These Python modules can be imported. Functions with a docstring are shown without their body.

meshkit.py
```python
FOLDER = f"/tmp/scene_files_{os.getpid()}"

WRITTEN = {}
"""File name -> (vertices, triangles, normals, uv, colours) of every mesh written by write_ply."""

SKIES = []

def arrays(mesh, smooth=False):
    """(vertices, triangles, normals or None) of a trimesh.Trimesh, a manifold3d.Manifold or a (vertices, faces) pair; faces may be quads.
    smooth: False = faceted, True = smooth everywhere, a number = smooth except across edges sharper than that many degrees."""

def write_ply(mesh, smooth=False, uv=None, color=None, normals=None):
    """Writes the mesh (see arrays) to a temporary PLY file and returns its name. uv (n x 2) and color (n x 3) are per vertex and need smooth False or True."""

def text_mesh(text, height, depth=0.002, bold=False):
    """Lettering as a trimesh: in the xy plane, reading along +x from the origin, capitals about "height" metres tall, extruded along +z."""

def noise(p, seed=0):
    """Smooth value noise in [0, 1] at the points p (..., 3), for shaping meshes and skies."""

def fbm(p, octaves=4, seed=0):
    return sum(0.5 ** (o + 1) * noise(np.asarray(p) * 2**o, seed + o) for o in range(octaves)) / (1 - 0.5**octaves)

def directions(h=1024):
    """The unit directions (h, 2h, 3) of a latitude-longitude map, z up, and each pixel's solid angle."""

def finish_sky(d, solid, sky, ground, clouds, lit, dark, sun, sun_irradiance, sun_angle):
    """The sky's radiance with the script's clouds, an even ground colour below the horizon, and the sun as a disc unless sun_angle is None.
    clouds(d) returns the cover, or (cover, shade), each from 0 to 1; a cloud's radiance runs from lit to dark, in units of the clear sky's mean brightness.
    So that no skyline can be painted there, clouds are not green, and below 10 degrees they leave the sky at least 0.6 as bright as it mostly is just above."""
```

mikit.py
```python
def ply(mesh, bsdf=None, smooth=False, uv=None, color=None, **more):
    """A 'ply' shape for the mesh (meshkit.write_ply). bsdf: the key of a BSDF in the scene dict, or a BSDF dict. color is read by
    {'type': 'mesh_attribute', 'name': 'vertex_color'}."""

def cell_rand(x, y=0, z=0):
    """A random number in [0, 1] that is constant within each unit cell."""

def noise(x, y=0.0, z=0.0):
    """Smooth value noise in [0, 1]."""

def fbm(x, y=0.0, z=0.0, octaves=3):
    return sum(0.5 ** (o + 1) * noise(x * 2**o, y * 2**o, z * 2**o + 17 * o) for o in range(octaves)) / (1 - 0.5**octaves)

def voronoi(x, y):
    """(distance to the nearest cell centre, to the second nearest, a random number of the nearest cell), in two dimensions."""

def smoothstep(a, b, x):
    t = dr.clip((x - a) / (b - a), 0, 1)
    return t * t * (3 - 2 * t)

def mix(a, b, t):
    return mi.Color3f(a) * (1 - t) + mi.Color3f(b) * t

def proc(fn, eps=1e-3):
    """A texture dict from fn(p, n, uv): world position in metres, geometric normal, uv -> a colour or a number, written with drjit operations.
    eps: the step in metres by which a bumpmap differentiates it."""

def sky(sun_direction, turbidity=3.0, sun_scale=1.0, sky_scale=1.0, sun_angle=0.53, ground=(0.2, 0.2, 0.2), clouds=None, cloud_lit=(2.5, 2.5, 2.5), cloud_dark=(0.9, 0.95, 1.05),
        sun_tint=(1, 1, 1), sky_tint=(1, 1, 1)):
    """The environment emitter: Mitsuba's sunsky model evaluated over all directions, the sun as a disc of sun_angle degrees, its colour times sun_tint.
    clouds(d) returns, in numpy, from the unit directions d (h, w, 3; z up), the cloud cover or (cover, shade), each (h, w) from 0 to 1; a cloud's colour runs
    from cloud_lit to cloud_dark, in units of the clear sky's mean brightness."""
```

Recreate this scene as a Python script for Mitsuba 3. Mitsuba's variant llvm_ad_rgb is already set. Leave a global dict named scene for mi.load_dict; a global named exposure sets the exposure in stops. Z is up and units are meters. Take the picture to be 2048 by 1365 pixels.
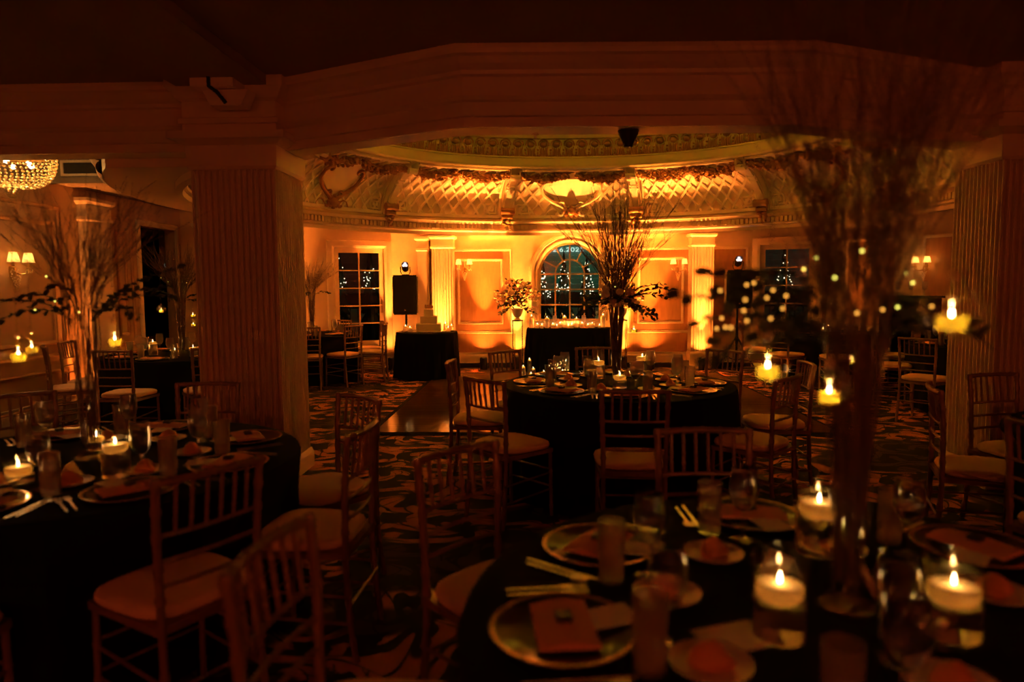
import math, random
import numpy as np, trimesh, mitsuba as mi, drjit as dr
import mikit, meshkit
from shapely.geometry import Polygon, LineString, box as sbox
from shapely.ops import unary_union
rnd = random.Random(7); rng = np.random.default_rng(7)
PI = math.pi; T = mi.ScalarTransform4f
scene, labels = {'type': 'scene'}, {}
exposure = 6.0; K = 2.0 ** -exposure   # all light strengths below are given for exposure 0 and scaled by K

# ---------------------------------------------------------------- camera
FPX, CX, CY, VX, VY, EYE = 1365.0, 1024.0, 682.5, 1072.0, 572.0, 1.5
roll = math.radians(0.38); cr, sr = math.cos(roll), math.sin(roll)
a_, b_ = (VX - CX) / FPX, (CY - VY) / FPX
pit = math.atan(-sr * a_ + cr * b_); ya = math.atan((cr * a_ + sr * b_) * math.cos(pit))
U_ = np.array([0, math.cos(pit), -math.sin(pit)]); F_ = np.array([0, math.sin(pit), math.cos(pit)]); R_ = np.array([1.0, 0, 0])
M3 = np.array([[cr, -sr, 0], [sr, cr, 0], [0, 0, 1]])
AX = [M3 @ (math.cos(ya) * R_ - math.sin(ya) * F_), M3 @ (math.cos(ya) * F_ + math.sin(ya) * R_), M3 @ U_]
right, up, fwd = (np.array([AX[0][k], AX[1][k], AX[2][k]]) for k in range(3))
cm = np.eye(4); cm[:3, 0], cm[:3, 1], cm[:3, 2], cm[:3, 3] = -right, up, fwd, [0, 0, EYE]
scene['camera'] = {'type': 'thinlens', 'fov': math.degrees(2 * math.atan(1024 / FPX)), 'fov_axis': 'x', 'aperture_radius': 0.0075,
                   'focus_distance': 8.0, 'near_clip': 0.05, 'far_clip': 200.0, 'to_world': T(cm.tolist())}

# ---------------------------------------------------------------- light of the room
AMBER = np.array([1.0, 0.235, 0.03]); CANDLE = np.array([1.0, 0.40, 0.09])
UP, FILL, DOME = 60.0, 2.4, 22.0   # radiant intensity of a floor uplight, of an unseen lamp behind the camera, radiance of the unseen strip lighting the dome
UPLIGHTS = [  # x, y, direction towards the wall, strength of core and spill, label
    (2.05, 12.22, 0.0, 0.28, 1.0, 1.1, 'small black uplight can on the floor under the right wall panel'),
    (2.93, 12.08, 0.0, 0.14, 0.6, 0.8, 'small black uplight can on the floor in front of the right fluted pilaster'),
    (-0.95, 12.22, 0.0, 0.28, 1.0, 1.1, 'small black uplight can behind the cake table under the left wall panel'),
    (-1.68, 12.08, 0.0, 0.14, 0.6, 0.8, 'small black uplight can behind the cake table at the left fluted pilaster'),
    (-0.36, 12.36, 0.05, 0.14, 0.9, 1.0, 'small black uplight can behind the acrylic pedestal left of the arched window'),
    (1.58, 12.36, -0.05, 0.14, 0.9, 1.0, 'small black uplight can behind the acrylic pedestal right of the arched window'),
    (0.62, 12.33, 0.0, 0.12, 1.0, 0.15, 'unseen black uplight can behind the window table below the arched window'),  # unseen, placed to light the window arch and the cove above it
    (-2.62, 12.22, 0.0, 0.25, 0.7, 0.8, 'small black uplight can on the floor between the glazed door and the loudspeaker'),
    (-4.1, 11.38, -0.12, 0.16, 0.5, 0.8, 'small black uplight can in the corner left of the left glazed door'),
    (5.3, 11.45, 0.12, 0.16, 0.15, 0.12, 'unseen black uplight can in the corner right of the right glazed door'),  # out of view, mirrors the left corner lamp to light this wall
    (-5.2, 7.58, -0.0, 0.25, 0.10, 0.3, 'small black uplight can at the foot of the left side wall'),
]
for k, (x, y, ax, ay, core, spill, lab) in enumerate(UPLIGHTS):     # each lamp: a narrow hot core straight up and a wide spill on the wall
    for nm, aim, cut, bw, s in (('core', (x + 0.12 * ax, y + 0.12 * ay, 3.2), 19.0, 5.0, 5.0 * core), ('spill', (x + ax, y + ay, 1.2), 58.0, 3.0, 0.12 * spill)):
        if s > 0: scene[f'uplight_{nm}_{k}'] = {'type': 'spot', 'to_world': T().look_at(origin=[x, y, 0.27], target=list(aim), up=[0.3, 1, 0.1]), 'sampling_weight': 0.7,
                                      'intensity': {'type': 'rgb', 'value': (AMBER * UP * K * s).tolist()}, 'cutoff_angle': cut, 'beam_width': bw}
scene['unseen_patio_lamp'] = {'type': 'point', 'position': [1.5, 17.6, 3.0], 'intensity': {'type': 'rgb', 'value': [0.02 * K, 1.3 * K, 0.72 * K]}, 'sampling_weight': 0.5}  # unseen lamp outside, placed to light the house wall green
scene['unseen_patio_lamp_3'] = {'type': 'point', 'position': [-0.9, 15.9, 0.5], 'intensity': {'type': 'rgb', 'value': [0.01 * K, 0.35 * K, 0.22 * K]}, 'sampling_weight': 0.2}  # unseen low lamp, lights the left of the garden wall green
scene['unseen_patio_lamp_4'] = {'type': 'point', 'position': [2.2, 15.9, 0.5], 'intensity': {'type': 'rgb', 'value': [0.01 * K, 0.35 * K, 0.22 * K]}, 'sampling_weight': 0.2}  # unseen low lamp, lights the right of the garden wall green
scene['unseen_patio_lamp_2'] = {'type': 'point', 'position': [8.5, 16.5, 2.6], 'intensity': {'type': 'rgb', 'value': [0.02 * K, 0.28 * K, 0.2 * K]}, 'sampling_weight': 0.3}  # unseen, lights the view beyond the right door

# ---------------------------------------------------------------- materials
def pri(c, rough=0.6, **k):
    return {'type': 'twosided', 'b': {'type': 'principled', 'base_color': c if isinstance(c, dict) else {'type': 'rgb', 'value': list(c)}, 'roughness': rough, **k}}
def emit(c, w=0.0):
    return {'type': 'area', 'radiance': {'type': 'rgb', 'value': [float(v) * K for v in c]}, 'sampling_weight': float(w)}
def wall_fn(p, n, uv):
    v = mikit.fbm(p.x * 3, p.y * 3, p.z * 3, 3)
    return mi.Color3f(0.60, 0.47, 0.30) * (0.92 + 0.14 * v)
def panel_fn(p, n, uv):
    v = mikit.fbm(p.x * 40, p.y * 40, p.z * 5, 2)
    return mi.Color3f(0.46, 0.235, 0.10) * (0.9 + 0.2 * v)
def carpet_fn(p, n, uv):
    wx, wy = mikit.fbm(p.x * 2.1, p.y * 2.1, 3.0, 2) - 0.5, mikit.fbm(p.x * 2.1, p.y * 2.1, 9.0, 2) - 0.5
    x, y = p.x + wx * 0.35, p.y + wy * 0.35
    row = dr.floor(y / 0.64); xs = x / 0.86 + 0.5 * row
    cx, cy = xs - dr.floor(xs) - 0.5, y / 0.64 - row - 0.5
    flip = dr.select(mikit.cell_rand(dr.floor(xs), row, 4) > 0.5, 1.0, -1.0)
    r = dr.sqrt(cx * cx + cy * cy) + 1e-4; th = dr.atan2(cy, cx * flip)
    spiral = dr.sin(3 * th + 15 * r + 1.2 * dr.sin(7 * th + 5 * r))
    serr = 0.11 * dr.abs(dr.sin(11 * th + 14 * r)) - 0.05
    leaf = mikit.smoothstep(-0.15, 0.0, spiral + 3 * serr) * mikit.smoothstep(0.13, 0.16, r + serr * 0.5)
    vein = mikit.smoothstep(0.08, 0.2, dr.abs(dr.sin(3 * th + 15 * r + 0.9) + 0.3 * dr.sin(30 * r))) * mikit.smoothstep(0.05, 0.16, dr.abs(dr.sin(5.5 * th + 7 * r)))
    blob = mikit.smoothstep(0.50, 0.56, mikit.fbm(p.x * 1.5 + 7, p.y * 1.9, 1.0, 3))
    m = leaf * vein * (1 - 0.9 * blob)
    g = 0.9 + 0.2 * mikit.noise(p.x * 160, p.y * 160)
    return mikit.mix((0.005, 0.004, 0.0035), (0.46, 0.175, 0.10), m) * g
def wood_fn(p, n, uv):
    v = mikit.fbm(p.x * 2.2, p.y * 38, 2.0, 3)
    return mikit.mix((0.05, 0.024, 0.012), (0.10, 0.05, 0.024), v)
B = {
    'm_panel': pri(mikit.proc(panel_fn), 0.38),
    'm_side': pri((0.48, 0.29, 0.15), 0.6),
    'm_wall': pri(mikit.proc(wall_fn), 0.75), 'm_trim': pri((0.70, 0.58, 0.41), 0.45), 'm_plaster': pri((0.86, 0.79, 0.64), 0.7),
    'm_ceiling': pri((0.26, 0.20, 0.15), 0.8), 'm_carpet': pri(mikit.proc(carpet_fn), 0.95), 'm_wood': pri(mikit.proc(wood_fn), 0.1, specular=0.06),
    'm_black': pri((0.012, 0.012, 0.013), 0.55), 'm_cloth': pri((0.007, 0.007, 0.008), 0.9, sheen=0.05, specular=0.15), 'm_ring': pri((0.72, 0.66, 0.36), 0.5),
    'm_gilt': pri((0.42, 0.22, 0.09), 0.38, metallic=0.55), 'm_chair': pri((0.28, 0.155, 0.09), 0.3, metallic=0.2), 'm_cushion': pri((0.84, 0.60, 0.42), 0.85),
    'm_silver': pri((0.75, 0.70, 0.62), 0.18, metallic=1.0), 'm_napkin': pri((0.70, 0.33, 0.20), 0.85), 'm_paper': pri((0.82, 0.74, 0.56), 0.7),
    'm_choc': pri((0.03, 0.02, 0.015), 0.35), 'm_china': pri((0.80, 0.70, 0.55), 0.2), 'm_roll': pri((0.72, 0.30, 0.12), 0.6), 'm_rim': pri((0.62, 0.38, 0.16), 0.25, metallic=0.7),
    'm_twig': pri((0.15, 0.08, 0.04), 0.5), 'm_leaf': pri((0.05, 0.055, 0.025), 0.5), 'm_bloom': pri((0.86, 0.72, 0.52), 0.8), 'm_icing': pri((0.85, 0.74, 0.56), 0.55),
    'm_charger': pri((0.03, 0.028, 0.024), 0.08), 'm_brass': pri((0.55, 0.35, 0.14), 0.3, metallic=1.0), 'm_urn': pri((0.62, 0.50, 0.36), 0.6),
    'm_pine': pri((0.015, 0.03, 0.018), 0.8), 'm_siding': pri((0.35, 0.40, 0.36), 0.8), 'm_night': pri((0.02, 0.022, 0.02), 0.9), 'm_grille': pri((0.10, 0.08, 0.06), 0.6),
    'm_glass': {'type': 'thindielectric', 'int_ior': 1.5}, 'm_solid_glass': {'type': 'dielectric', 'int_ior': 1.5, 'ext_ior': 1.0}, 'm_water': {'type': 'dielectric', 'int_ior': 1.33, 'ext_ior': 1.0},
    'm_crystal': {'type': 'roughdielectric', 'alpha': 0.06, 'int_ior': 1.5},
    'm_frost': {'type': 'blendbsdf', 'weight': 0.10, 'a': {'type': 'thindielectric', 'int_ior': 1.5}, 'b': pri((0.75, 0.62, 0.46), 0.35)},
    'm_wax': {'type': 'principledthin', 'base_color': {'type': 'rgb', 'value': [0.97, 0.84, 0.5]}, 'roughness': 0.6, 'diff_trans': 1.1, 'spec_trans': 0.0},
    'm_wax_globe': {'type': 'principledthin', 'base_color': {'type': 'rgb', 'value': [0.95, 0.90, 0.30]}, 'roughness': 0.6, 'diff_trans': 1.2, 'spec_trans': 0.0},
    'm_shade': {'type': 'principledthin', 'base_color': {'type': 'rgb', 'value': [0.9, 0.75, 0.5]}, 'roughness': 0.7, 'diff_trans': 1.0, 'spec_trans': 0.0},
}
scene.update(B)

# ---------------------------------------------------------------- keys, entries and labels
count = {}
def numbered(n):
    k = count.get(n, 0); count[n] = k + 1
    return n if k == 0 else f'{n}_{k:03d}'
def tag(key, label=None, cat=None, group=None, kind=None):
    d = labels.setdefault(key, {})
    for a, v in (('label', label), ('category', cat), ('group', group), ('kind', kind)):
        if v: d[a] = v
    return key
def ent(mesh, bsdf, smooth=False, em=None):
    d = mikit.ply(mesh, bsdf, smooth=smooth)
    if em: d['emitter'] = em
    return d
def put(name, d, parent=None, M=None, label=None, kind=None):
    key = numbered(parent + '__' + name if parent else name)
    scene[key] = {**d, 'to_world': M} if M is not None else d
    if label or kind: tag(key, label, None, None, kind)
    return key
def struct(name, mesh, bsdf, parent=None, smooth=False):
    k = put(name, ent(mesh, bsdf, smooth), parent)
    if not parent: tag(k, kind='structure')
    return k
def thing(name, label, cat, group=None):
    return tag(numbered(name), label, cat, group)
def inst(name, proto, M, label, cat, group=None):
    t = thing(name, label, cat, group)
    for path, d in proto:
        if '/' in path:
            a, b = path.split('/'); put(b, d, last[a], M)
        else:
            k = put(path, d, t, M); last_set(path, k)
    return t
last = {}
def last_set(p, k): last[p] = k
def at(x, y, z=0, rz=0, s=1.0):
    return T().translate([x, y, z]).rotate([0, 0, 1], math.degrees(rz)).scale(s)

# ---------------------------------------------------------------- mesh helpers
def cat(*ms): return trimesh.util.concatenate([m for m in ms])
def mk(v, f):
    f = np.asarray(f, int)
    if f.shape[1] == 4: f = np.vstack([f[:, [0, 1, 2]], f[:, [0, 2, 3]]])
    return trimesh.Trimesh(np.asarray(v, float), f, process=False)
def box(x0, x1, y0, y1, z0, z1, bev=0.0):
    if bev <= 0:
        v = [[x, y, z] for x in (x0, x1) for y in (y0, y1) for z in (z0, z1)]
        return mk(v, [[0, 1, 3, 2], [4, 6, 7, 5], [0, 4, 5, 1], [2, 3, 7, 6], [0, 2, 6, 4], [1, 5, 7, 3]])
    pts = []
    for x in (x0, x1):
        for y in (y0, y1):
            for z in (z0, z1):
                sx, sy, sz = (1 if x == x0 else -1) * bev, (1 if y == y0 else -1) * bev, (1 if z == z0 else -1) * bev
                pts += [[x + sx, y + sy, z], [x + sx, y, z + sz], [x, y + sy, z + sz]]
    return trimesh.convex.convex_hull(np.array(pts))
def lathe(prof, n=24, closed=False, cx=0, cy=0):
    p = np.array(prof, float); m = len(p); a = np.arange(n) * 2 * PI / n
    v = np.stack([p[None, :, 0] * np.cos(a)[:, None] + cx, p[None, :, 0] * np.sin(a)[:, None] + cy, np.repeat(p[None, :, 1], n, 0)], -1).reshape(-1, 3)
    f = []
    for i in range(n):
        j = (i + 1) % n
        for k in range(m - 1): f.append([i * m + k, j * m + k, j * m + k + 1, i * m + k + 1])
    t = mk(v, f); ar = t.area_faces > 1e-12; t.update_faces(ar); return t
def tube(path, rad, n=6, caps=True):
    P = np.array(path, float); m = len(P); r = np.broadcast_to(rad, m)
    tan = np.gradient(P, axis=0); tan /= np.linalg.norm(tan, axis=1, keepdims=True) + 1e-12
    ref = np.array([0.0, 0, 1]) if abs(tan[0][2]) < 0.9 else np.array([1.0, 0, 0])
    v = []; a = np.arange(n) * 2 * PI / n
    for k in range(m):
        x = ref - tan[k] * (ref @ tan[k]); x /= np.linalg.norm(x) + 1e-12; ref = x
        y = np.cross(tan[k], x)
        v.append(P[k] + r[k] * (np.cos(a)[:, None] * x + np.sin(a)[:, None] * y))
    v = np.vstack(v); f = [[k * n + i, k * n + (i + 1) % n, (k + 1) * n + (i + 1) % n, (k + 1) * n + i] for k in range(m - 1) for i in range(n)]
    t = mk(v, f)
    if caps:
        v2 = np.vstack([t.vertices, P[:1], P[-1:]]); nv = len(t.vertices)
        f2 = [[nv, (i + 1) % n, i] for i in range(n)] + [[nv + 1, (m - 1) * n + i, (m - 1) * n + (i + 1) % n] for i in range(n)]
        t = trimesh.Trimesh(v2, np.vstack([t.faces, f2]), process=False)
    return t
def sweep(path, prof, closed=False, cprof=False):
    """profile (offset to the left of the path, height) swept along a plan path with mitred corners."""
    P = np.array(path, float); m = len(P); q = np.array(prof, float); k = len(q)
    d = np.roll(P, -1, 0) - P; d /= np.linalg.norm(d, axis=1, keepdims=True) + 1e-12
    nl = np.stack([-d[:, 1], d[:, 0]], 1); prev = np.roll(nl, 1, 0)
    if not closed: nl[-1] = nl[-2]; prev[0] = nl[0]; prev[-1] = nl[-2]
    mi_ = nl + prev; mi_ /= (1 + (nl * prev).sum(1))[:, None] + 1e-9
    v = np.concatenate([P[:, None, :] + mi_[:, None, :] * q[None, :, :1], np.repeat(q[None, :, 1:], m, 0)], -1).reshape(-1, 3)
    f = []
    for i in range(m if closed else m - 1):
        j = (i + 1) % m
        for a in range(k if cprof else k - 1):
            b = (a + 1) % k; f.append([i * k + a, j * k + a, j * k + b, i * k + b])
    return mk(v, f)
def extr(poly, h, z0=0.0):
    gs = getattr(poly, 'geoms', [poly])
    m = cat(*[trimesh.creation.extrude_polygon(g, h, engine='earcut') for g in gs if g.area > 1e-9]); m.apply_translation([0, 0, z0]); return m
def xf(mesh, M):
    m = mesh.copy(); m.apply_transform(np.array(M.matrix if hasattr(M, 'matrix') else M, float)); return m
def ico(r, c=(0, 0, 0), sub=1, sc=(1, 1, 1)):
    m = trimesh.creation.icosphere(subdivisions=sub, radius=r); m.apply_scale(sc); m.apply_translation(c); return m
def plane_M(p, q):
    """(u, v, w) -> along p to q, up, and w towards the left of p->q."""
    d = np.array(q, float) - np.array(p, float); L = np.linalg.norm(d); d /= L
    M = np.eye(4); M[:2, 0] = d; M[:3, 1] = [0, 0, 1]; M[:3, 2] = [d[1], -d[0], 0]; M[:2, 3] = p
    return M, L

# ================================================================ STRUCTURE
XC, YC, NE = 0.62, 8.3, 2.2
def ell(a, b, al):
    s, c = np.sin(al), np.cos(al)
    return np.stack([XC + a * np.sign(s) * np.abs(s) ** (2 / NE), YC + b * np.sign(c) * np.abs(c) ** (2 / NE)], -1)
def ring(a, b, n=180, a0=0, a1=2 * PI, end=False): return ell(a, b, np.linspace(a0, a1, n, endpoint=end))
def lerp(a, b, t): return a + (b - a) * t
HSOF = 2.46   # underside of the entablature
# ---- floor and dance floor
struct('floor', box(-9, 10, -4, 12.9, -0.1, 0), 'm_carpet')
df = thing('dance_floor', 'square brown wooden dance floor laid on the patterned carpet', 'dance floor')
X0, X1, Y0, Y1 = -1.66, 3.02, 6.81, 11.5
pw, ph = (X1 - X0) / 5, (Y1 - Y0) / 5
pan = ent(box(0.0015, pw - 0.0015, 0.0015, ph - 0.0015, 0, 0.022, 0.001), 'm_wood')
for i in range(5):
    for j in range(5): put('panel', pan, df, at(X0 + i * pw, Y0 + j * ph, 0.001))
edge = sweep([(X0, Y0), (X0, Y1), (X1, Y1), (X1, Y0)], [(0.0, 0.022), (0.04, 0.012), (0.075, 0.001), (0.0, 0.001)], True, True)
put('edge_trim', ent(edge, 'm_cloth'), df, label='dark bevelled edge strip')

# ---- walls
def wall(name, p, q, z0, z1, th=0.12, holes=(), bsdf='m_wall'):
    M, L = plane_M(p, q)
    poly = sbox(0, z0, L, z1)
    for h in holes: poly = poly.difference(h)
    m = extr(poly, th); m.apply_translation([0, 0, -th]); m.apply_transform(M)
    return struct(name, m, bsdf), M
def rect_path(x0, z0, x1, z1): return [(x0, z0), (x1, z0), (x1, z1), (x0, z1)]
PANEL = [(0.0, 0.0), (0.004, 0.018), (0.02, 0.026), (0.03, 0.016), (0.045, 0.014), (0.05, 0.0)]
def moulding(M, parent, x0, z0, x1, z1, prof=PANEL, fill=True, mat='m_trim'):
    if fill: put('panel', ent(xf(box(x0 + 0.02, x1 - 0.02, z0 + 0.02, z1 - 0.02, -0.002, 0.003), M), 'm_panel'), parent, label='tan silk-covered panel')
    m = sweep(rect_path(x0, z0, x1, z1), prof, True); m.apply_transform(M)
    return put('panel_moulding', ent(m, mat, 40), parent)
WX0, WX1, WY = -2.65, 3.89, 12.5
def arch(cx, r, z0, zs, n=28):
    a = np.linspace(0, PI, n); return Polygon([(cx + r, z0)] + [(cx + r * math.cos(t), zs + r * math.sin(t)) for t in a] + [(cx - r, z0)])
AC = XC - WX0; SILL, SPR, AR = 0.86, 1.71, 0.53
wb, MB = wall('wall_back', (WX0, WY), (WX1, WY), 0, 2.6, 0.3, [arch(AC, AR + 0.04, SILL, SPR)])
for s in (-1, 1):
    for (a, b, c, d) in ((1.05, 0.63, 2.28, 2.18), (1.22, 0.80, 2.06, 2.0)):
        x = sorted([AC + s * a, AC + s * c]); moulding(MB, wb, x[0], b, x[1], d, PANEL, a < 1.1)
for x0_, x1_ in ((0.8, AC - 1.0), (AC + 1.0, WX1 - WX0 - 0.8)): put('dado_panel', ent(xf(box(x0_, x1_, 0.285, 0.625, -0.002, 0.003), MB), 'm_panel'), wb, label='tan silk-covered dado panel')
moulding(MB, wb, 0.52, 0.63, 0.78, 2.18); moulding(MB, wb, AC + 2.35, 0.63, AC + 3.2, 2.18)
PLD = (-3.85, 11.97)
OPEN = (0.29, 1.18, 0.30, 2.2)
wl, ML = wall('wall_door_left', PLD, (WX0, WY), 0, 2.6, 0.2, [sbox(OPEN[0], OPEN[2], OPEN[1], OPEN[3])])
PRD = (2 * XC - PLD[0], PLD[1])
LD = math.hypot(WX0 - PLD[0], WY - PLD[1])
wr, MR = wall('wall_door_right', (WX1, WY), PRD, 0, 2.6, 0.2, [sbox(LD - OPEN[1], OPEN[2], LD - OPEN[0], OPEN[3])])
wcl, MCL = wall('wall_corner_left', (-4.8, 11.2), PLD, 0, 2.6)
wcr, MCR = wall('wall_corner_right', PRD, (6.04, 11.2), 0, 2.6)
wc2, _ = wall('wall_chamfer_left', (-5.3, 10.1), (-4.8, 11.2), 0, 2.9)
wc3, MC3 = wall('wall_chamfer_right', (6.04, 11.2), (6.54, 10.1), 0, 2.9)
DOORY0, DOORY1 = 9.03, 9.93
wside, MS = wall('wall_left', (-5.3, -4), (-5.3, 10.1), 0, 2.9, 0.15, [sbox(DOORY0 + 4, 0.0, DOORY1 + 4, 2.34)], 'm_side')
wsr, MSR = wall('wall_right', (6.54, 10.1), (6.54, -4), 0, 3.1)
struct('wall_front', box(-5.5, 6.7, -4.15, -4.0, 0, 3.1), 'm_wall')
for (y0, y1) in ((4.4, 5.6), (5.75, 7.5), (8.35, 8.85)):
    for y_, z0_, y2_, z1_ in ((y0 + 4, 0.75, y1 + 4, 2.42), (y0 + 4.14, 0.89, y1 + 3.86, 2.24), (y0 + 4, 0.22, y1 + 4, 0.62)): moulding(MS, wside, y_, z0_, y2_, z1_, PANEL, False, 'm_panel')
moulding(MC3, wc3, 0.15, 0.75, 1.05, 2.25); moulding(MCR, wcr, 0.2, 0.75, 1.0, 2.25)
BASE = [(0, 0.0), (0.025, 0.0), (0.025, 0.22), (0.015, 0.25), (0.018, 0.28), (0, 0.285)]
struct('baseboard_back', sweep([(6.54, 10.1), (6.04, 11.2), PRD, (WX1, WY), (WX0, WY), PLD, (-4.8, 11.2), (-5.3, 10.1)], BASE), 'm_trim')
struct('baseboard_left', cat(sweep([(-5.3, 10.1), (-5.3, DOORY1 + 0.1)], BASE), sweep([(-5.3, DOORY0 - 0.1), (-5.3, -4)], BASE)), 'm_trim')
# dark strip along the foot of the back wall
struct('trim_1', sweep([(WX1, WY), (WX0, WY)], [(0.025, 0.0), (0.045, 0.0), (0.045, 0.085), (0.025, 0.09)]), 'm_black')

# ---- doorway in the left wall with a dark passage behind
CAS = [(0.0, 0.0), (0.0, 0.022), (0.03, 0.032), (0.05, 0.024), (0.085, 0.02), (0.10, 0.008), (0.1, 0.0)]
def casing(M, x0, z0, x1, z1, name, w=1.0, z_out=1.0):
    prof = [(-a * w, b * z_out) for a, b in CAS]
    m = sweep([(x1, z0), (x1, z1), (x0, z1), (x0, z0)], prof); m.apply_transform(M); return struct(name, m, 'm_trim', smooth=30)
casing(MS, DOORY0 + 4, 0, DOORY1 + 4, 2.34, 'trim_2', 0.8)
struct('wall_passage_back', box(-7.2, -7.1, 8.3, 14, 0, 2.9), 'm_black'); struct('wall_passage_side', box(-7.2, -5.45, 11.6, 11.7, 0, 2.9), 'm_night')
struct('trim_3', box(-6.1, -5.46, 10.9, 11.02, 1.9, 2.05), 'm_trim'); struct('wall_passage_header', box(-6.1, -5.46, 10.94, 11.0, 2.05, 2.6), 'm_wall')

# ---- glazed doors
def glazed_door(name, M, u0, u1, z0, z1, handle_left):
    FR = 0.085; D0, D1 = -0.10, -0.055
    def bx(a, b, c, d, w0=D0, w1=D1): return xf(box(a, b, c, d, w0, w1), M)
    g0, g1, gz0, gz1 = u0 + FR, u1 - FR, z0 + 0.22, z1 - FR
    k = struct(name, cat(bx(u0, g0, z0, z1), bx(g1, u1, z0, z1), bx(g0, g1, z0, gz0), bx(g0, g1, gz1, z1)), 'm_trim')
    nr = 5; dz = (gz1 - gz0) / nr; cu = (g0 + g1) / 2
    put('muntin', ent(bx(cu - 0.012, cu + 0.012, gz0, gz1, -0.095, -0.06), 'm_trim'), k)
    for r in range(1, nr): put('muntin', ent(bx(g0, g1, gz0 + r * dz - 0.01, gz0 + r * dz + 0.01, -0.094, -0.061), 'm_trim'), k)
    for r in range(nr):
        for (a, b) in ((g0, cu - 0.012), (cu + 0.012, g1)):
            z_ = gz0 + r * dz
            q = mk([[a, z_, -0.078], [b, z_, -0.078], [b, z_ + dz, -0.078], [a, z_ + dz, -0.078]], [[0, 1, 2, 3]])
            put('pane', ent(xf(q, M), 'm_glass'), k)
    hu = u0 + 0.045 if handle_left else u1 - 0.045; sgn = 1 if handle_left else -1
    put('handle', ent(xf(cat(box(hu - 0.018, hu + 0.018, 1.02, 1.27, -0.055, -0.047, 0.003), tube([(hu, 1.17, -0.05), (hu, 1.17, -0.01), (hu + sgn * 0.03, 1.17, 0.0), (hu + sgn * 0.12, 1.165, 0.0)], 0.008, 6)), M), 'm_brass'), k, label='brass lever handle on a long plate')
    return k
for nm, M, u0, u1, hl, tn in (('door_1', ML, OPEN[0], OPEN[1], False, 'trim_4'), ('door_2', MR, LD - OPEN[1], LD - OPEN[0], True, 'trim_5')):
    glazed_door(nm, M, u0, u1, OPEN[2], OPEN[3], hl)
    casing(M, u0, 0.3, u1, OPEN[3], tn, 1.35, 1.6)
    m = xf(box(u0 - 0.2, u1 + 0.2, 0.26, 0.30, -0.1, 0.09), M); struct('trim_6' if nm == 'door_1' else 'trim_7', m, 'm_trim')

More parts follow.
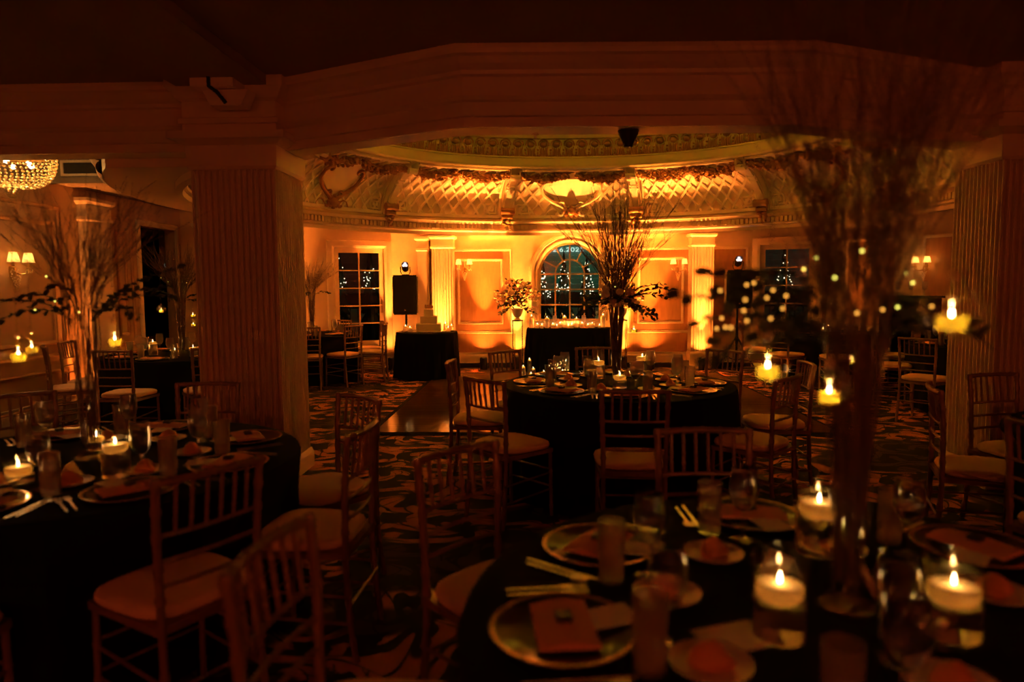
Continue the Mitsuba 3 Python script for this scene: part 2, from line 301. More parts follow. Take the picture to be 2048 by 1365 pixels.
# ---- arched window
wk = 'window_1'
outer = arch(AC, AR + 0.04, SILL, SPR); op = arch(AC, AR, SILL + 0.03, SPR)
mun = [LineString([(AC + x, SILL), (AC + x, SPR)]).buffer(0.014, cap_style=2) for x in (-0.265, 0, 0.265)]
mun.append(LineString([(AC, SPR), (AC, SPR + AR)]).buffer(0.014, cap_style=2))
mun += [LineString([(AC - AR, z), (AC + AR, z)]).buffer(0.013, cap_style=2) for z in (SPR, 1.43, 1.15)]
arc = [(AC + 0.265 * math.cos(t), SPR + 0.265 * math.sin(t)) for t in np.linspace(0, PI, 25)]
mun.append(LineString(arc).buffer(0.014))
for d in (27, 62, 118, 153):
    c, s = math.cos(math.radians(d)), math.sin(math.radians(d)); mun.append(LineString([(AC + 0.265 * c, SPR + 0.265 * s), (AC + AR * c, SPR + AR * s)]).buffer(0.013))
fr = extr(outer.difference(op), 0.06, -0.13); fr.apply_transform(MB); struct(wk, fr, 'm_trim')
for g in mun:
    m = extr(g.intersection(outer), 0.03, -0.115); m.apply_transform(MB); put('muntin', ent(m, 'm_trim'), wk)
cells = op.difference(unary_union(mun))
for g in cells.geoms:
    if g.area < 1e-4: continue
    m = extr(g.buffer(0.008), 0.001, -0.10)
    m.update_faces(m.face_normals[:, 2] > 0.5); m.apply_transform(MB); put('pane', ent(m, 'm_glass'), wk)
a = np.linspace(0, PI, 33)
ap = [(AC + AR + 0.04, SILL - 0.02)] + [(AC + (AR + 0.04) * math.cos(t), SPR + (AR + 0.04) * math.sin(t)) for t in a] + [(AC - AR - 0.04, SILL - 0.02)]
prof = [(0, -0.13), (0, 0.0), (-0.01, 0.03), (-0.04, 0.045), (-0.055, 0.03), (-0.085, 0.035), (-0.10, 0.055), (-0.135, 0.06), (-0.15, 0.035), (-0.165, 0.03), (-0.175, 0.0)]
m = sweep(ap, prof); m.apply_transform(MB); struct('trim_8', m, 'm_trim', smooth=35)
struct('trim_9', xf(box(AC - 0.78, AC + 0.78, SILL - 0.06, SILL, -0.2, 0.10), MB), 'm_trim')

# ---- pilasters of the back wall
def fluted(x0, x1, y0, y1, z0, z1, pitch, depth):
    pts = []
    for (ax, ay, bx_, by) in ((x0, y0, x1, y0), (x1, y0, x1, y1), (x1, y1, x0, y1), (x0, y1, x0, y0)):
        L = math.hypot(bx_ - ax, by - ay); n = max(2, round(L / pitch)); dx, dy = (bx_ - ax) / L, (by - ay) / L
        for k in range(n):
            for j, d in ((0.0, 0), (0.22, 0), (0.34, 0.75), (0.5, 0.98), (0.66, 1.0), (0.82, 0.75), (0.92, 0.2)):
                t = (k + j + 0.04) / n * L * 0.985 + 0.0075 * L; dd = d * depth if 0 < k < n - 1 or True else 0
                pts.append((ax + dx * t - dy * dd, ay + dy * t + dx * dd))
    return extr(Polygon(pts), z1 - z0, z0)
def column(name, x0, x1, y0, y1, z1, cap_h, label, cat_, pitch, depth, bh=0.3, ov=0.045):
    t = thing(name, label, cat_)
    put('shaft', ent(fluted(x0, x1, y0, y1, bh - 0.01, z1 + 0.01, pitch, depth), 'm_trim'), t)
    pth = [(x0, y0), (x1, y0), (x1, y1), (x0, y1)]
    if cap_h > 0.23 and ov > 0.05: q = [(0.02, z1 - 0.02), (-0.004, z1 - 0.015), (-0.018, z1 + 0.005), (-0.018, z1 + 0.155), (-0.04, z1 + 0.165), (-0.075, z1 + 0.185), (-ov, z1 + 0.19), (-ov, z1 + cap_h), (0.02, z1 + cap_h)]
    else: q = [(0.02, z1 - 0.02), (0.0, z1 - 0.02), (-ov * 0.4, z1), (-ov * 0.4, z1 + cap_h * 0.1), (-ov * 0.15, z1 + cap_h * 0.14), (-ov * 0.15, z1 + cap_h * 0.7), (-ov * 0.6, z1 + cap_h * 0.75), (-ov, z1 + cap_h * 0.85), (-ov, z1 + cap_h), (0.02, z1 + cap_h)]
    put('capital', ent(sweep(pth, q, True), 'm_trim'), t)
    q = [(0.01, bh + 0.012), (-0.004, bh + 0.01), (-0.02, bh - 0.03), (-0.02, 0.0)]
    put('base', ent(sweep(pth, q, True), 'm_trim'), t)
    return t
column('pilaster', -1.87, -1.48, 12.22, 12.499, 2.19, 0.21, 'fluted amber-lit pilaster between the left loudspeaker and the left wall panel', 'pilaster', 0.05, 0.013)
column('pilaster', 2.75, 3.14, 12.22, 12.499, 2.19, 0.21, 'fluted amber-lit pilaster between the right wall panel and the right loudspeaker', 'pilaster', 0.05, 0.013)
column('pilaster', -2.14, -1.93, 12.3, 12.499, 2.15, 0.24, 'plain narrow pilaster behind the left loudspeaker', 'pilaster', 0.2, 0.0)
column('pilaster', -5.299, -5.19, 7.8, 8.25, 2.3, 0.25, 'narrow uplit pilaster on the left side wall behind the near left vase', 'pilaster', 0.2, 0.0)
column('pilaster', -5.02, -4.62, 10.0, 10.4, 2.17, 0.28, 'fluted pilaster right of the dark doorway in the left wall', 'pilaster', 0.055, 0.014)
# ---- the two great columns
column('column', -2.53, -1.90, 5.0, 5.6, 2.38, 0.24, 'large fluted square column at the left, in front of the round hall', 'column', 0.045, 0.03, bh=0.15, ov=0.11)
column('column', 3.28, 3.92, 5.0, 5.55, 2.38, 0.24, 'large fluted square column at the right, cut by the frame edge', 'column', 0.045, 0.03, bh=0.15, ov=0.11)

# ---- entablature: soffit body, fascias, cornice
inner = Polygon(ring(4.3, 3.9)); outerring = Polygon(ring(4.98, 4.55))
HF = 2.53     # underside of the front beam
front_path = [(7.0, 5.2), (3.05, 5.2), (1.70, 4.60), (-0.46, 4.53), (-1.86, 5.2), (-5.6, 5.2)]
back_path = [(x, y + 0.22) for x, y in front_path]
strip_f = Polygon(front_path + back_path[::-1])
behind = Polygon(back_path + [(-5.6, 13.5), (7.0, 13.5)])
body = outerring.intersection(behind).difference(Polygon(ring(4.33, 3.93)))
body = body.intersection(sbox(-5.6, 3, 7, 12.64))
struct('trim_16', extr(strip_f, 0.12, HF), 'm_trim')
struct('trim_10', extr(body, 0.12, HSOF), 'm_trim')
FASC = [(0.0, HF), (-0.02, HF), (-0.02, HF + 0.06), (-0.045, HF + 0.065), (-0.045, HF + 0.15), (-0.065, HF + 0.16), (-0.08, HF + 0.18), (-0.04, HF + 0.19), (-0.04, HF + 0.31),
        (-0.065, HF + 0.32), (-0.07, HF + 0.345), (-0.11, HF + 0.375), (-0.14, HF + 0.41), (-0.17, HF + 0.42), (-0.17, HF + 0.45), (-0.19, HF + 0.47), (-0.19, 3.02)]
struct('trim_11', sweep(front_path, [(-a, b) for a, b in FASC]), 'm_trim')
BLOCK = [(0.03, 2.62), (-0.03, 2.62), (-0.03, 2.68), (-0.05, 2.685), (-0.05, 2.72), (-0.03, 2.73), (-0.03, 2.84), (-0.06, 2.86), (-0.08, 2.9), (-0.11, 2.93), (-0.11, 3.0), (0.03, 3.0)]
for nm, x0, x1 in (('trim_17', -2.53, -1.90), ('trim_18', 3.28, 3.92)): struct(nm, sweep([(x0, 5.0), (x1, 5.0), (x1, 5.65), (x0, 5.65)], BLOCK, True), 'm_trim')
OUTP = [(0, HSOF)] + [(-o - 0.045 * math.sin(t), HSOF + z - 0.055 * math.cos(t)) for o, z in ((0.0, 0.06), (0.05, 0.18), (0.10, 0.30)) for t in np.linspace(0.3, 2.8, 7)] + [(-0.10, 3.02)]
struct('trim_12', sweep(ring(4.98, 4.55, 90, PI * 1.32, PI * 1.83, True), [(-a, b) for a, b in OUTP]), 'm_trim', smooth=30)
struct('trim_13', sweep(ring(4.98, 4.55, 90, PI * 0.17, PI * 0.68, True), [(-a, b) for a, b in OUTP]), 'm_trim', smooth=30)
CORN = [(-0.12, HSOF - 0.0), (-0.12, HSOF - 0.06), (-0.06, HSOF - 0.07), (-0.05, HSOF - 0.02), (-0.02, HSOF + 0.0), (-0.015, HSOF + 0.02), (-0.05, HSOF + 0.03), (-0.05, HSOF + 0.115), (0.0, HSOF + 0.12), (0.02, HSOF + 0.14), (0.04, HSOF + 0.165), (0.02, HSOF + 0.18), (0.0, 2.66), (-0.01, 2.68)]
A0, A1 = -2.3, 2.3
ck = struct('trim_14', sweep(ring(4.3, 3.9, 150, A0, A1, True), [(-a, b) for a, b in CORN]), 'm_trim', smooth=30)
# dentils
al = np.linspace(-2.2, 2.2, 2000); P = ell(4.34, 3.94, al); s = np.concatenate([[0], np.cumsum(np.linalg.norm(np.diff(P, axis=0), axis=1))])
dm = []
for d in np.arange(0, s[-1], 0.072):
    a = np.interp(d, s, al); p = ell(4.34, 3.94, np.array([a]))[0]; p2 = ell(4.34, 3.94, np.array([a + 0.003]))[0]; an = math.atan2(p2[1] - p[1], p2[0] - p[0])
    dm.append(xf(box(-0.021, 0.021, -0.0, 0.055, HSOF + 0.035, HSOF + 0.112), at(p[0], p[1], 0, an + PI)))
put('dentil', ent(cat(*dm), 'm_trim'), ck, kind='stuff')

# ---- cove between the cornice and the upper ring
ZB, ZT = 2.68, 3.45
def cove(al, t, off=0.0):
    """al angle round the hall, t 0..1 up the cove, off towards the room."""
    al, t, off = np.broadcast_arrays(np.asarray(al, float), np.asarray(t, float), np.asarray(off, float))
    f = t * 1.45; s = (1 - np.cos(f)) / (1 - math.cos(1.45)); z = np.sin(f) / math.sin(1.45)
    a = 4.31 + (3.55 - 4.31) * s; b = 3.91 + (3.38 - 3.91) * s
    si, co = np.sin(al), np.cos(al)
    x = XC + a * np.sign(si) * np.abs(si) ** (2 / NE); y = YC + b * np.sign(co) * np.abs(co) ** (2 / NE)
    zz = ZB + (ZT - ZB) * z
    nx, ny = XC - x, YC - y; L = np.hypot(nx, ny)
    cf, sf = np.cos(f), np.sin(f)
    return np.stack([x + off * nx / L * cf, y + off * ny / L * cf, zz - off * sf], -1)
na, nt = 160, 14
g = cove(np.linspace(A0, A1, na)[:, None], np.linspace(0, 1, nt)[None, :]).reshape(-1, 3)
f = [[i * nt + j, (i + 1) * nt + j, (i + 1) * nt + j + 1, i * nt + j + 1] for i in range(na - 1) for j in range(nt - 1)]
cv = struct('ceiling_cove', mk(g, f), 'm_plaster', smooth=True)
def strip(pa, pt, w, h, segs=12):
    """a flat raised strip on the cove along straight (angle, t) lines; w in units of t."""
    pa, pt = np.array(pa, float), np.array(pt, float)
    da, dt = np.gradient(pa), np.gradient(pt); KA = 4.2
    L = np.hypot(da * KA, dt * 1.0); nx, ny = -dt / L / KA, da * KA / L
    v = []
    for sgn, off in ((-1, 0.0), (-1, h), (1, h), (1, 0.0)): v.append(cove(pa + sgn * w / 2 * nx, np.clip(pt + sgn * w / 2 * ny, 0, 1), off))
    m = len(pa); v = np.stack(v, 1).reshape(-1, 3)
    f = [[k * 4 + i, k * 4 + i + 1, (k + 1) * 4 + i + 1, (k + 1) * 4 + i] for k in range(m - 1) for i in range(3)]
    return mk(v, f)
RIBS = [math.radians(d) for d in (-105, -75, -43.2, -13.5, 13.5, 43.2, 75, 105)]
cart_bays = (1, 3, 5)
for bi in range(len(RIBS) - 1):
    a0, a1 = RIBS[bi] + 0.028, RIBS[bi + 1] - 0.028; ms = []
    W = (a1 - a0) * 4.2; pitch = 0.205
    for sgn in (1, -1):
        k = -12
        while k * pitch < W + 1.2:
            x0_ = k * pitch; tt = np.linspace(0.06, 0.97, 26); xx = x0_ + sgn * (tt - 0.5) * 0.80 * 1.0 + 0.0
            ok = (xx > 0.02) & (xx < W - 0.02)
            if ok.sum() > 2: ms.append(strip(a0 + xx[ok] / 4.2, tt[ok], 0.032, 0.028 if sgn > 0 else 0.02))
            k += 1
    lk = put('lattice', ent(cat(*ms), 'm_plaster'), cv, label='diamond trellis in low plaster relief')
    bd = []
    for t_ in (0.03, 0.975): bd.append(strip(np.linspace(a0, a1, 20), np.full(20, t_), 0.05, 0.03))
    for a_e in (a0, a1): bd.append(strip(np.full(16, a_e), np.linspace(0.02, 0.98, 16), 0.035, 0.025))
    for a_e, s_ in ((a0, 1), (a1, -1)):      # little stepped squares in the lower corners
        for q0, q1, t0, t1 in ((0.015, 0.06, 0.08, 0.22), (0.025, 0.045, 0.12, 0.18)):
            aa = [a_e + s_ * q0, a_e + s_ * q1, a_e + s_ * q1, a_e + s_ * q0, a_e + s_ * q0]; tt = [t0, t0, t1, t1, t0]
            for j in range(4): bd.append(strip(np.linspace(aa[j], aa[j + 1], 3), np.linspace(tt[j], tt[j + 1], 3), 0.02, 0.032))
    put('bay_border', ent(cat(*bd), 'm_plaster'), cv)
# ribs with scroll brackets
def rib(a):
    w = 0.021; tt = np.linspace(-0.02, 1.0, 18); off = 0.07 + 0.05 * np.sin(tt * PI) ** 2 + 0.05 * (tt > 0.93)
    v = []
    for k, (da, o) in enumerate(((-w, -0.02), (-w, 1), (-w * 0.6, 1), (-w * 0.55, 1.25), (w * 0.55, 1.25), (w * 0.6, 1), (w, 1), (w, -0.02))):
        v.append(cove(a + da, np.clip(tt, 0, 1), off * o if o > 0 else -0.02))
    v = np.stack(v, 1).reshape(-1, 3); n = 8
    f = [[k * n + i, k * n + i + 1, (k + 1) * n + i + 1, (k + 1) * n + i] for k in range(len(tt) - 1) for i in range(n - 1)]
    m = mk(v, f)
    def scroll(t, r, o, wd):
        c = cove(a, t, o); c0, c1 = cove(a - wd, t, o), cove(a + wd, t, o); return tube([c0, c1], r, 12)
    return cat(m, scroll(0.93, 0.05, 0.13, w * 1.1), scroll(0.55, 0.022, 0.13, w * 0.9), scroll(0.62, 0.02, 0.13, w * 0.9))
def bracket(a):
    ms = []
    for t, r, o, wd in ((0.12, 0.065, 0.12, 0.028), (0.02, 0.045, 0.09, 0.022)):
        c0, c1 = cove(a - wd, t, o), cove(a + wd, t, o); ms.append(tube(np.linspace(c0, c1, 5), [r, r * 0.9, r * 0.75, r * 0.9, r], 12))
    for k in range(14):      # acanthus leaves under the scroll
        u = (rnd.random() - 0.5) * 0.042; d = rnd.random(); c = cove(a + u * (1 - 0.5 * d), 0.0, 0.06 + 0.03 * rnd.random()) + np.array([0, 0, -0.02 - 0.19 * d])
        ms.append(ico(0.03 - 0.012 * d, c, 1, (1, 1, 1)))
    return cat(*ms)
for a in RIBS:
    rk = put('rib', ent(rib(a), 'm_plaster', 35), cv); put('scroll_bracket', ent(bracket(a), 'm_gilt', 50), rk, label='gilded scroll with acanthus leaf')
# cartouches in every other bay
def cartouche(ac):
    def C(u, t, o): return cove(ac + u / 4.2, np.clip(t, 0, 1), o)
    prof = [(0.0, 0.02), (0.05, 0.13), (0.13, 0.20), (0.28, 0.29), (0.39, 0.39), (0.43, 0.50), (0.41, 0.60), (0.34, 0.645), (0.29, 0.61), (0.32, 0.57)]
    from scipy.interpolate import CubicSpline
    p = np.array(prof); cs = CubicSpline(np.arange(len(p)), p); q = cs(np.linspace(0.6, len(p) - 1, 44))
    ms = [tube(C(s * q[:, 0], q[:, 1], 0.05), np.linspace(0.034, 0.018, 44), 8) for s in (1, -1)]
    for s in (1, -1):     # inner and outer scrolls
        th = np.linspace(0, 4.2, 16); rr = np.linspace(0.055, 0.012, 16)
        ms.append(tube(C(s * (0.11 + rr * np.cos(th)), 0.235 + rr * np.sin(th) * 0.9, 0.06), 0.016, 6))
        ms.append(tube(C(s * (0.15 + rr * np.cos(th + 2)), 0.07 + rr * np.sin(th + 2), 0.06), 0.02, 6))
        th = np.linspace(0, PI, 14); ms.append(tube(C(s * (0.25 + 0.1 * np.cos(th)), 0.03 + 0.11 * np.sin(th), 0.02), 0.012, 5))
    th = np.linspace(PI * 1.15, PI * 1.85, 12); ms.append(tube(C(0.13 * np.cos(th), 0.27 + 0.09 * np.sin(th), 0.06), 0.016, 6))
    xs = np.linspace(-0.36, 0.36, 9)
    field = []
    n = 16; R = []
    for k in range(40):
        a = k / 40 * 2 * PI; c_ = math.cos(a); R.append((0.40 * math.sin(a) * (1 - 0.3 * max(c_, 0)) * (1 - 0.4 * max(-c_, 0)), 0.50 + (0.36 if c_ > 0 else 0.28) * c_))
    R = np.array(R); ctr = C(0, 0.50, 0.045); v = np.vstack([ctr[None], C(R[:, 0] * 0.55, 0.50 + (R[:, 1] - 0.50) * 0.55, 0.042), C(R[:, 0], R[:, 1], 0.03)])
    f = [[0, 1 + k, 1 + (k + 1) % 40] for k in range(40)]; f2 = [[1 + k, 41 + k, 41 + (k + 1) % 40, 1 + (k + 1) % 40] for k in range(40)]
    fm = cat(trimesh.Trimesh(v, f, process=False), mk(v, f2))
    boss = [ico(0.075, C(0, 0.11, 0.06), 2)]
    for k in range(8):
        a = k / 8 * 2 * PI; boss.append(ico(0.03, C(0.085 * math.cos(a), 0.11 + 0.08 * math.sin(a), 0.06), 1))
    return cat(*ms), fm, cat(*boss)
def clump(c, r, n, mats, sd):
    q = random.Random(sd); out = []
    for k in range(n):
        d = np.array([q.gauss(0, 1), q.gauss(0, 1), q.gauss(0, 0.7)]); d *= r / (np.linalg.norm(d) + 0.3) * q.random() ** 0.4
        out.append(ico(q.uniform(0.017, 0.034), np.array(c) + d, 0 if k % 2 else 1, (1, 1, q.uniform(0.6, 1.3))))
    return out
def garland(a0, a1, tail, sd):
    ms = []; ts = np.linspace(0, 1, 26)
    for k, t in enumerate(ts):
        dip = 0.88 - 0.12 * math.sin(t * PI); ms += clump(cove(a0 + (a1 - a0) * t, dip, 0.08), 0.065 + 0.035 * math.sin(t * PI), 12, None, sd * 100 + k)
    return ms
for bi in range(len(RIBS) - 1):
    a0, a1 = RIBS[bi] + 0.03, RIBS[bi + 1] - 0.03; mid = (a0 + a1) / 2
    gk = garland(a0, mid - 0.02, 0, bi * 3 + 1) + garland(mid + 0.02, a1, 0, bi * 3 + 2)
    if bi not in cart_bays:
        for t_ in np.linspace(0.85, 0.58, 9): gk += clump(cove(mid + 0.01, t_, 0.05), 0.035 * (0.6 + t_ - 0.5), 6, None, int(t_ * 1000) + bi)
        for s in (-1, 1):
            for q in np.linspace(0, 1, 7): gk += clump(cove(mid + s * (0.012 + 0.05 * q), 0.80 - 0.14 * q, 0.05), 0.03, 5, None, int(q * 77) + bi * 5 + s)
    put('garland', ent(cat(*gk), 'm_gilt', 60), cv, label='gilded plaster garland of leaves and fruit')
    if bi in cart_bays:
        fr_, fi_, bo_ = cartouche(mid)
        k_ = put('cartouche', ent(fr_, 'm_gilt' if bi != 3 else 'm_plaster', 50), cv, label='scrolled shield-shaped plaster frame')
        put('shield_field', ent(fi_, 'm_plaster', True), k_); put('boss', ent(bo_, 'm_gilt', 50), k_, label='gilded rosette')
# ---- upper ring and dome
RING = [(-0.3, ZT + 0.02), (0.03, ZT), (0.05, ZT + 0.02), (0.055, ZT + 0.05), (0.035, ZT + 0.055), (0.035, ZT + 0.16), (0.05, ZT + 0.17), (0.05, ZT + 0.19), (-0.10, ZT + 0.20), (-0.12, ZT + 0.21), (-0.12, ZT + 0.50), (-0.05, ZT + 0.51), (-0.02, ZT + 0.55), (0.0, ZT + 0.57), (-0.02, ZT + 0.60), (-0.02, ZT + 0.64), (-0.035, ZT + 0.64), (-0.035, ZT + 0.605), (-0.14, ZT + 0.605)]
uk = struct('ceiling_ring', sweep(ring(3.5, 3.33, 160), [(-a, b) for a, b in RING], True), 'm_ring', smooth=30)
def shell_mesh():
    ms = [ico(0.062, (0, 0.0, 0.215), 1, (1, 0.8, 0.85))]
    th = np.linspace(-0.15, PI + 0.15, 12); ms.append(tube(np.stack([0.082 * np.cos(th), th * 0 + 0.035, 0.205 + 0.082 * np.sin(th)], 1), 0.014, 5))
    for x, h, tl in ((-0.055, 0.17, -0.02), (-0.028, 0.155, -0.01), (0, 0.16, 0), (0.028, 0.155, 0.01), (0.055, 0.17, 0.02)):
        ms.append(tube([(x * 1.2 + tl, 0.0, 0.005), (x, 0.03, 0.06), (x, 0.04, h * 0.7), (x + tl, 0.015, h)], [0.018, 0.017, 0.014, 0.006], 5))
    ms.append(ico(0.02, (0.095, 0.03, 0.12), 0)); ms.append(ico(0.025, (0.1, 0.03, 0.03), 0)); ms.append(ico(0.02, (0.1, 0.03, 0.07), 0))
    return cat(*ms)
sh = ent(shell_mesh(), 'm_gilt', 50)
al = np.linspace(-1.75, 1.75, 1500); P = ell(3.6, 3.43, al); s = np.concatenate([[0], np.cumsum(np.linalg.norm(np.diff(P, axis=0), axis=1))])
for d in np.arange(0.05, s[-1], 0.215):
    a = np.interp(d, s, al); p = ell(3.6, 3.43, np.array([a]))[0]; p2 = ell(3.6, 3.43, np.array([a + 0.003]))[0]
    put('shell_ornament', sh, uk, at(p[0], p[1], ZT + 0.2, math.atan2(p2[1] - p[1], p2[0] - p[0]) + PI))
g = []; nd = 12
for k in range(nd + 1):
    t = k / nd * PI / 2; c = max(math.cos(t), 1e-3); q = ring(3.62 * c, 3.45 * c, 96); g.append(np.c_[q, np.full(96, ZT + 0.604 + 0.7 * math.sin(t))])
g = np.vstack(g); f = [[k * 96 + i, k * 96 + (i + 1) % 96, (k + 1) * 96 + (i + 1) % 96, (k + 1) * 96 + i] for k in range(nd) for i in range(96)]
struct('ceiling_dome', mk(g, f), 'm_ring', smooth=True)
# ---- ceilings around
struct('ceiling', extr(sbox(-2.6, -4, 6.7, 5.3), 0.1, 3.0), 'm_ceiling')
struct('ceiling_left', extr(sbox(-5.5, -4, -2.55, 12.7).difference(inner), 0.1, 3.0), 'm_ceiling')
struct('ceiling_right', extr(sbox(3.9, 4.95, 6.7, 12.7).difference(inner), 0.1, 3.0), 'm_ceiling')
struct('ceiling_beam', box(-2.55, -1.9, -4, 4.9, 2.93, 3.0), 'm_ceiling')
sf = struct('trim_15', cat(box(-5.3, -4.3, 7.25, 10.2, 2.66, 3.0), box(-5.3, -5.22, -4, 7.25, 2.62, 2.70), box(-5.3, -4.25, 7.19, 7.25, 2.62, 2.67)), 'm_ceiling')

# ================================================================ OUTSIDE THE WINDOWS
struct('patio_floor', box(-9, 11, 12.95, 20, -0.15, -0.02), 'm_night')
hw = thing('house_wall', 'green-lit clapboard house wall across the dark patio', 'wall')
bd_ = ent(mk([[-9, 0, 0], [11, 0, 0], [11, -0.02, 0.155], [-9, -0.02, 0.155], [-9, -0.0, 0.155], [11, 0, 0.155]][:4], [[0, 1, 2, 3]]), 'm_siding')
for k in range(24): put('clapboard', ent(xf(box(-9, 11, 18.98, 19.02, 0, 0.15), np.array(at(0, 0.02, k * 0.155).matrix)), 'm_siding') if k == 0 else scene[f'{hw}__clapboard'], hw, at(0, 0.0, k * 0.155) if k else None)
tx = meshkit.text_mesh('12.6.2025', 0.115, 0.004)
bb = tx.bounds; tx.apply_translation([-(bb[0][0] + bb[1][0]) / 2, 0, 0]); tx.apply_scale([1.25, 1, 1])
M = np.eye(4); M[:3, 0] = [1, 0, 0]; M[:3, 1] = [0, 0, 1]; M[:3, 2] = [0, -1, 0]; M[:3, 3] = [0.83, 18.96, 2.43]
tk = put('projected_date', ent(xf(tx, M), 'm_paper', False, emit((0.8, 1.15, 1.05))))  # projected light built as glowing letters on the boards
tag(tk, 'glowing letters for the projected date 12.6.2025 on the house wall seen through the arched window', 'projected text')
gw = put('garden_wall', ent(box(-8, 10, 16.95, 17.55, -0.02, 1.02), 'm_siding')); tag(gw, 'low green-lit garden wall below the hedge behind the railing', 'wall')
hd = put('hedge', ent(cat(box(-8, 10, 16.9, 17.5, 1.021, 1.34)), 'm_pine')); tag(hd, 'dark clipped hedge on top of the low garden wall', 'hedge')
rl = thing('railing', 'thin dark patio railing with upright bars outside the windows', 'railing')
put('rail', ent(box(-8, 10, 14.98, 15.02, 1.02, 1.06), 'm_night'), rl); put('rail', ent(box(-8, 10, 14.98, 15.02, 0.08, 0.11), 'm_night'), rl)
bar = ent(box(-0.009, 0.009, -0.009, 0.009, -0.02, 1.03), 'm_night')
for k in range(100): put('baluster', bar, rl, at(-7.9 + k * 0.18, 15.0, 0))
def xmas(x, y, h, lab, nl=36):
    t = thing('christmas_tree', lab, 'tree', 'lit Christmas trees on the patio'); ms = []; q = random.Random(int(x * 100))
    for k in range(9):
        f0 = k / 9; z0 = 0.25 + (h - 0.25) * f0; r = 0.33 * (1 - f0) + 0.03
        n = 14; pts = []
        for i in range(n): rr = r * (1 if i % 2 else 0.7) * q.uniform(0.9, 1.1); pts.append((x + rr * math.cos(i / n * 2 * PI), y + rr * math.sin(i / n * 2 * PI), z0 - 0.05 * (i % 2)))
        v = np.array(pts + [(x, y, z0 + (h - 0.25) / 9 * 1.9)]); ms.append(trimesh.Trimesh(v, [[i, (i + 1) % n, n] for i in range(n)], process=False))
    put('foliage', ent(cat(*ms), 'm_pine'), t); put('trunk', ent(tube([(x, y, -0.02), (x, y, 0.4)], 0.05, 8), 'm_twig'), t)
    ls = []
    for k in range(nl):
        f0 = 1 - 0.42 * q.random() ** 0.6; a = q.uniform(PI, 2 * PI); r = 0.42 * (1 - f0) + 0.02; ls.append(ico(0.0115, (x + r * math.cos(a), y + r * math.sin(a), 0.25 + (h - 0.25) * f0), 0))
    put('fairy_lights', ent(cat(*ls), 'm_paper', False, emit((6.0, 5.0, 2.8))), t, label='warm white fairy lights', kind='stuff')
for k, (x, y, h) in enumerate(((0.16, 15.75, 1.95), (0.66, 16.3, 2.18), (1.16, 15.75, 2.04), (1.70, 16.3, 2.0), (-4.5, 15.6, 2.2), (-3.75, 15.4, 2.3), (-3.1, 15.5, 2.25), (4.9, 15.6, 2.05), (5.6, 15.7, 2.25))):
    xmas(x, y, h, nl=36 if k < 4 else 17, lab=['fir with white fairy lights at the left of the arched window view', 'tallest fairy-lit fir in the middle of the arched window view', 'fairy-lit fir right of the centre bar of the arched window', 'fairy-lit fir at the right edge of the arched window view', 'fairy-lit fir at the left in the left glazed door', 'fairy-lit fir in the middle of the left glazed door', 'fairy-lit fir at the right in the left glazed door', 'fairy-lit fir at the left in the right glazed door', 'fairy-lit fir at the right in the right glazed door'][k])
# ================================================================ FIXTURES OF THE ROOM
can = [('housing', ent(cat(lathe([(0, 0.0), (0.062, 0.0), (0.065, 0.01), (0.065, 0.20), (0.058, 0.215), (0.054, 0.215), (0.054, 0.18), (0, 0.18)], 16)), 'm_black', 40)),
       ('lens', ent(lathe([(0, 0.205), (0.05, 0.205), (0.053, 0.2)], 16), 'm_shade', True, emit(AMBER * 6)))]
for k, u in enumerate(UPLIGHTS):
    inst('uplight', can, at(u[0], u[1], 0.0), u[6], 'uplight', 'floor uplights')
def sconce_proto():
    arms, sh, cr = [], [], []
    for s in (-1, 1):
        arms.append(tube([(0, 0.02, 0.0), (s * 0.03, 0.08, -0.03), (s * 0.085, 0.11, -0.02), (s * 0.10, 0.11, 0.03), (s * 0.10, 0.11, 0.07)], 0.007, 6))
        arms.append(lathe([(0, 0.03), (0.025, 0.035), (0.02, 0.045), (0, 0.045)], 10, cx=s * 0.10, cy=0.11)); arms.append(lathe([(0.008, 0.04), (0.008, 0.10)], 8, cx=s * 0.10, cy=0.11))
        q = random.Random(s + 5)
        for k in range(9): cr.append(ico(0.008, (s * 0.10 + 0.03 * math.cos(k * 0.7), 0.11 + 0.03 * math.sin(k * 0.7), 0.012 - 0.012 * (k % 3)), 0))
    for k in range(40):
        a = k * 2.4; d = k / 40; cr.append(ico(0.009, (0.055 * math.cos(a) * (1 - d), 0.05 + 0.04 * math.sin(a) * (1 - d), -0.03 - 0.17 * d), 0))
    for k in range(7): cr.append(ico(0.008, (0, 0.04, 0.04 + 0.018 * k), 0))
    P = [('backplate', ent(cat(lathe([(0, -0.06), (0.03, -0.05), (0.038, 0), (0.03, 0.05), (0, 0.06)], 12, cy=0.012), *arms), 'm_brass', 40)), ('crystal_drops', ent(cat(*cr), 'm_bead'))]
    for s in (-1, 1):
        P.append(('shade', ent(lathe([(0.058, 0.09), (0.036, 0.19)], 16, cx=s * 0.10, cy=0.11), 'm_shade', True)))
        P.append(('bulb', ent(ico(0.016, (s * 0.10, 0.11, 0.13), 1, (1, 1, 1)), 'm_shade', True, emit(np.array([1.0, 0.5, 0.14]) * 60, 0.12))))
    return P
scene['m_bead'] = pri((0.9, 0.75, 0.5), 0.12, spec_tint=0.0, metallic=0.4)
SC = sconce_proto()
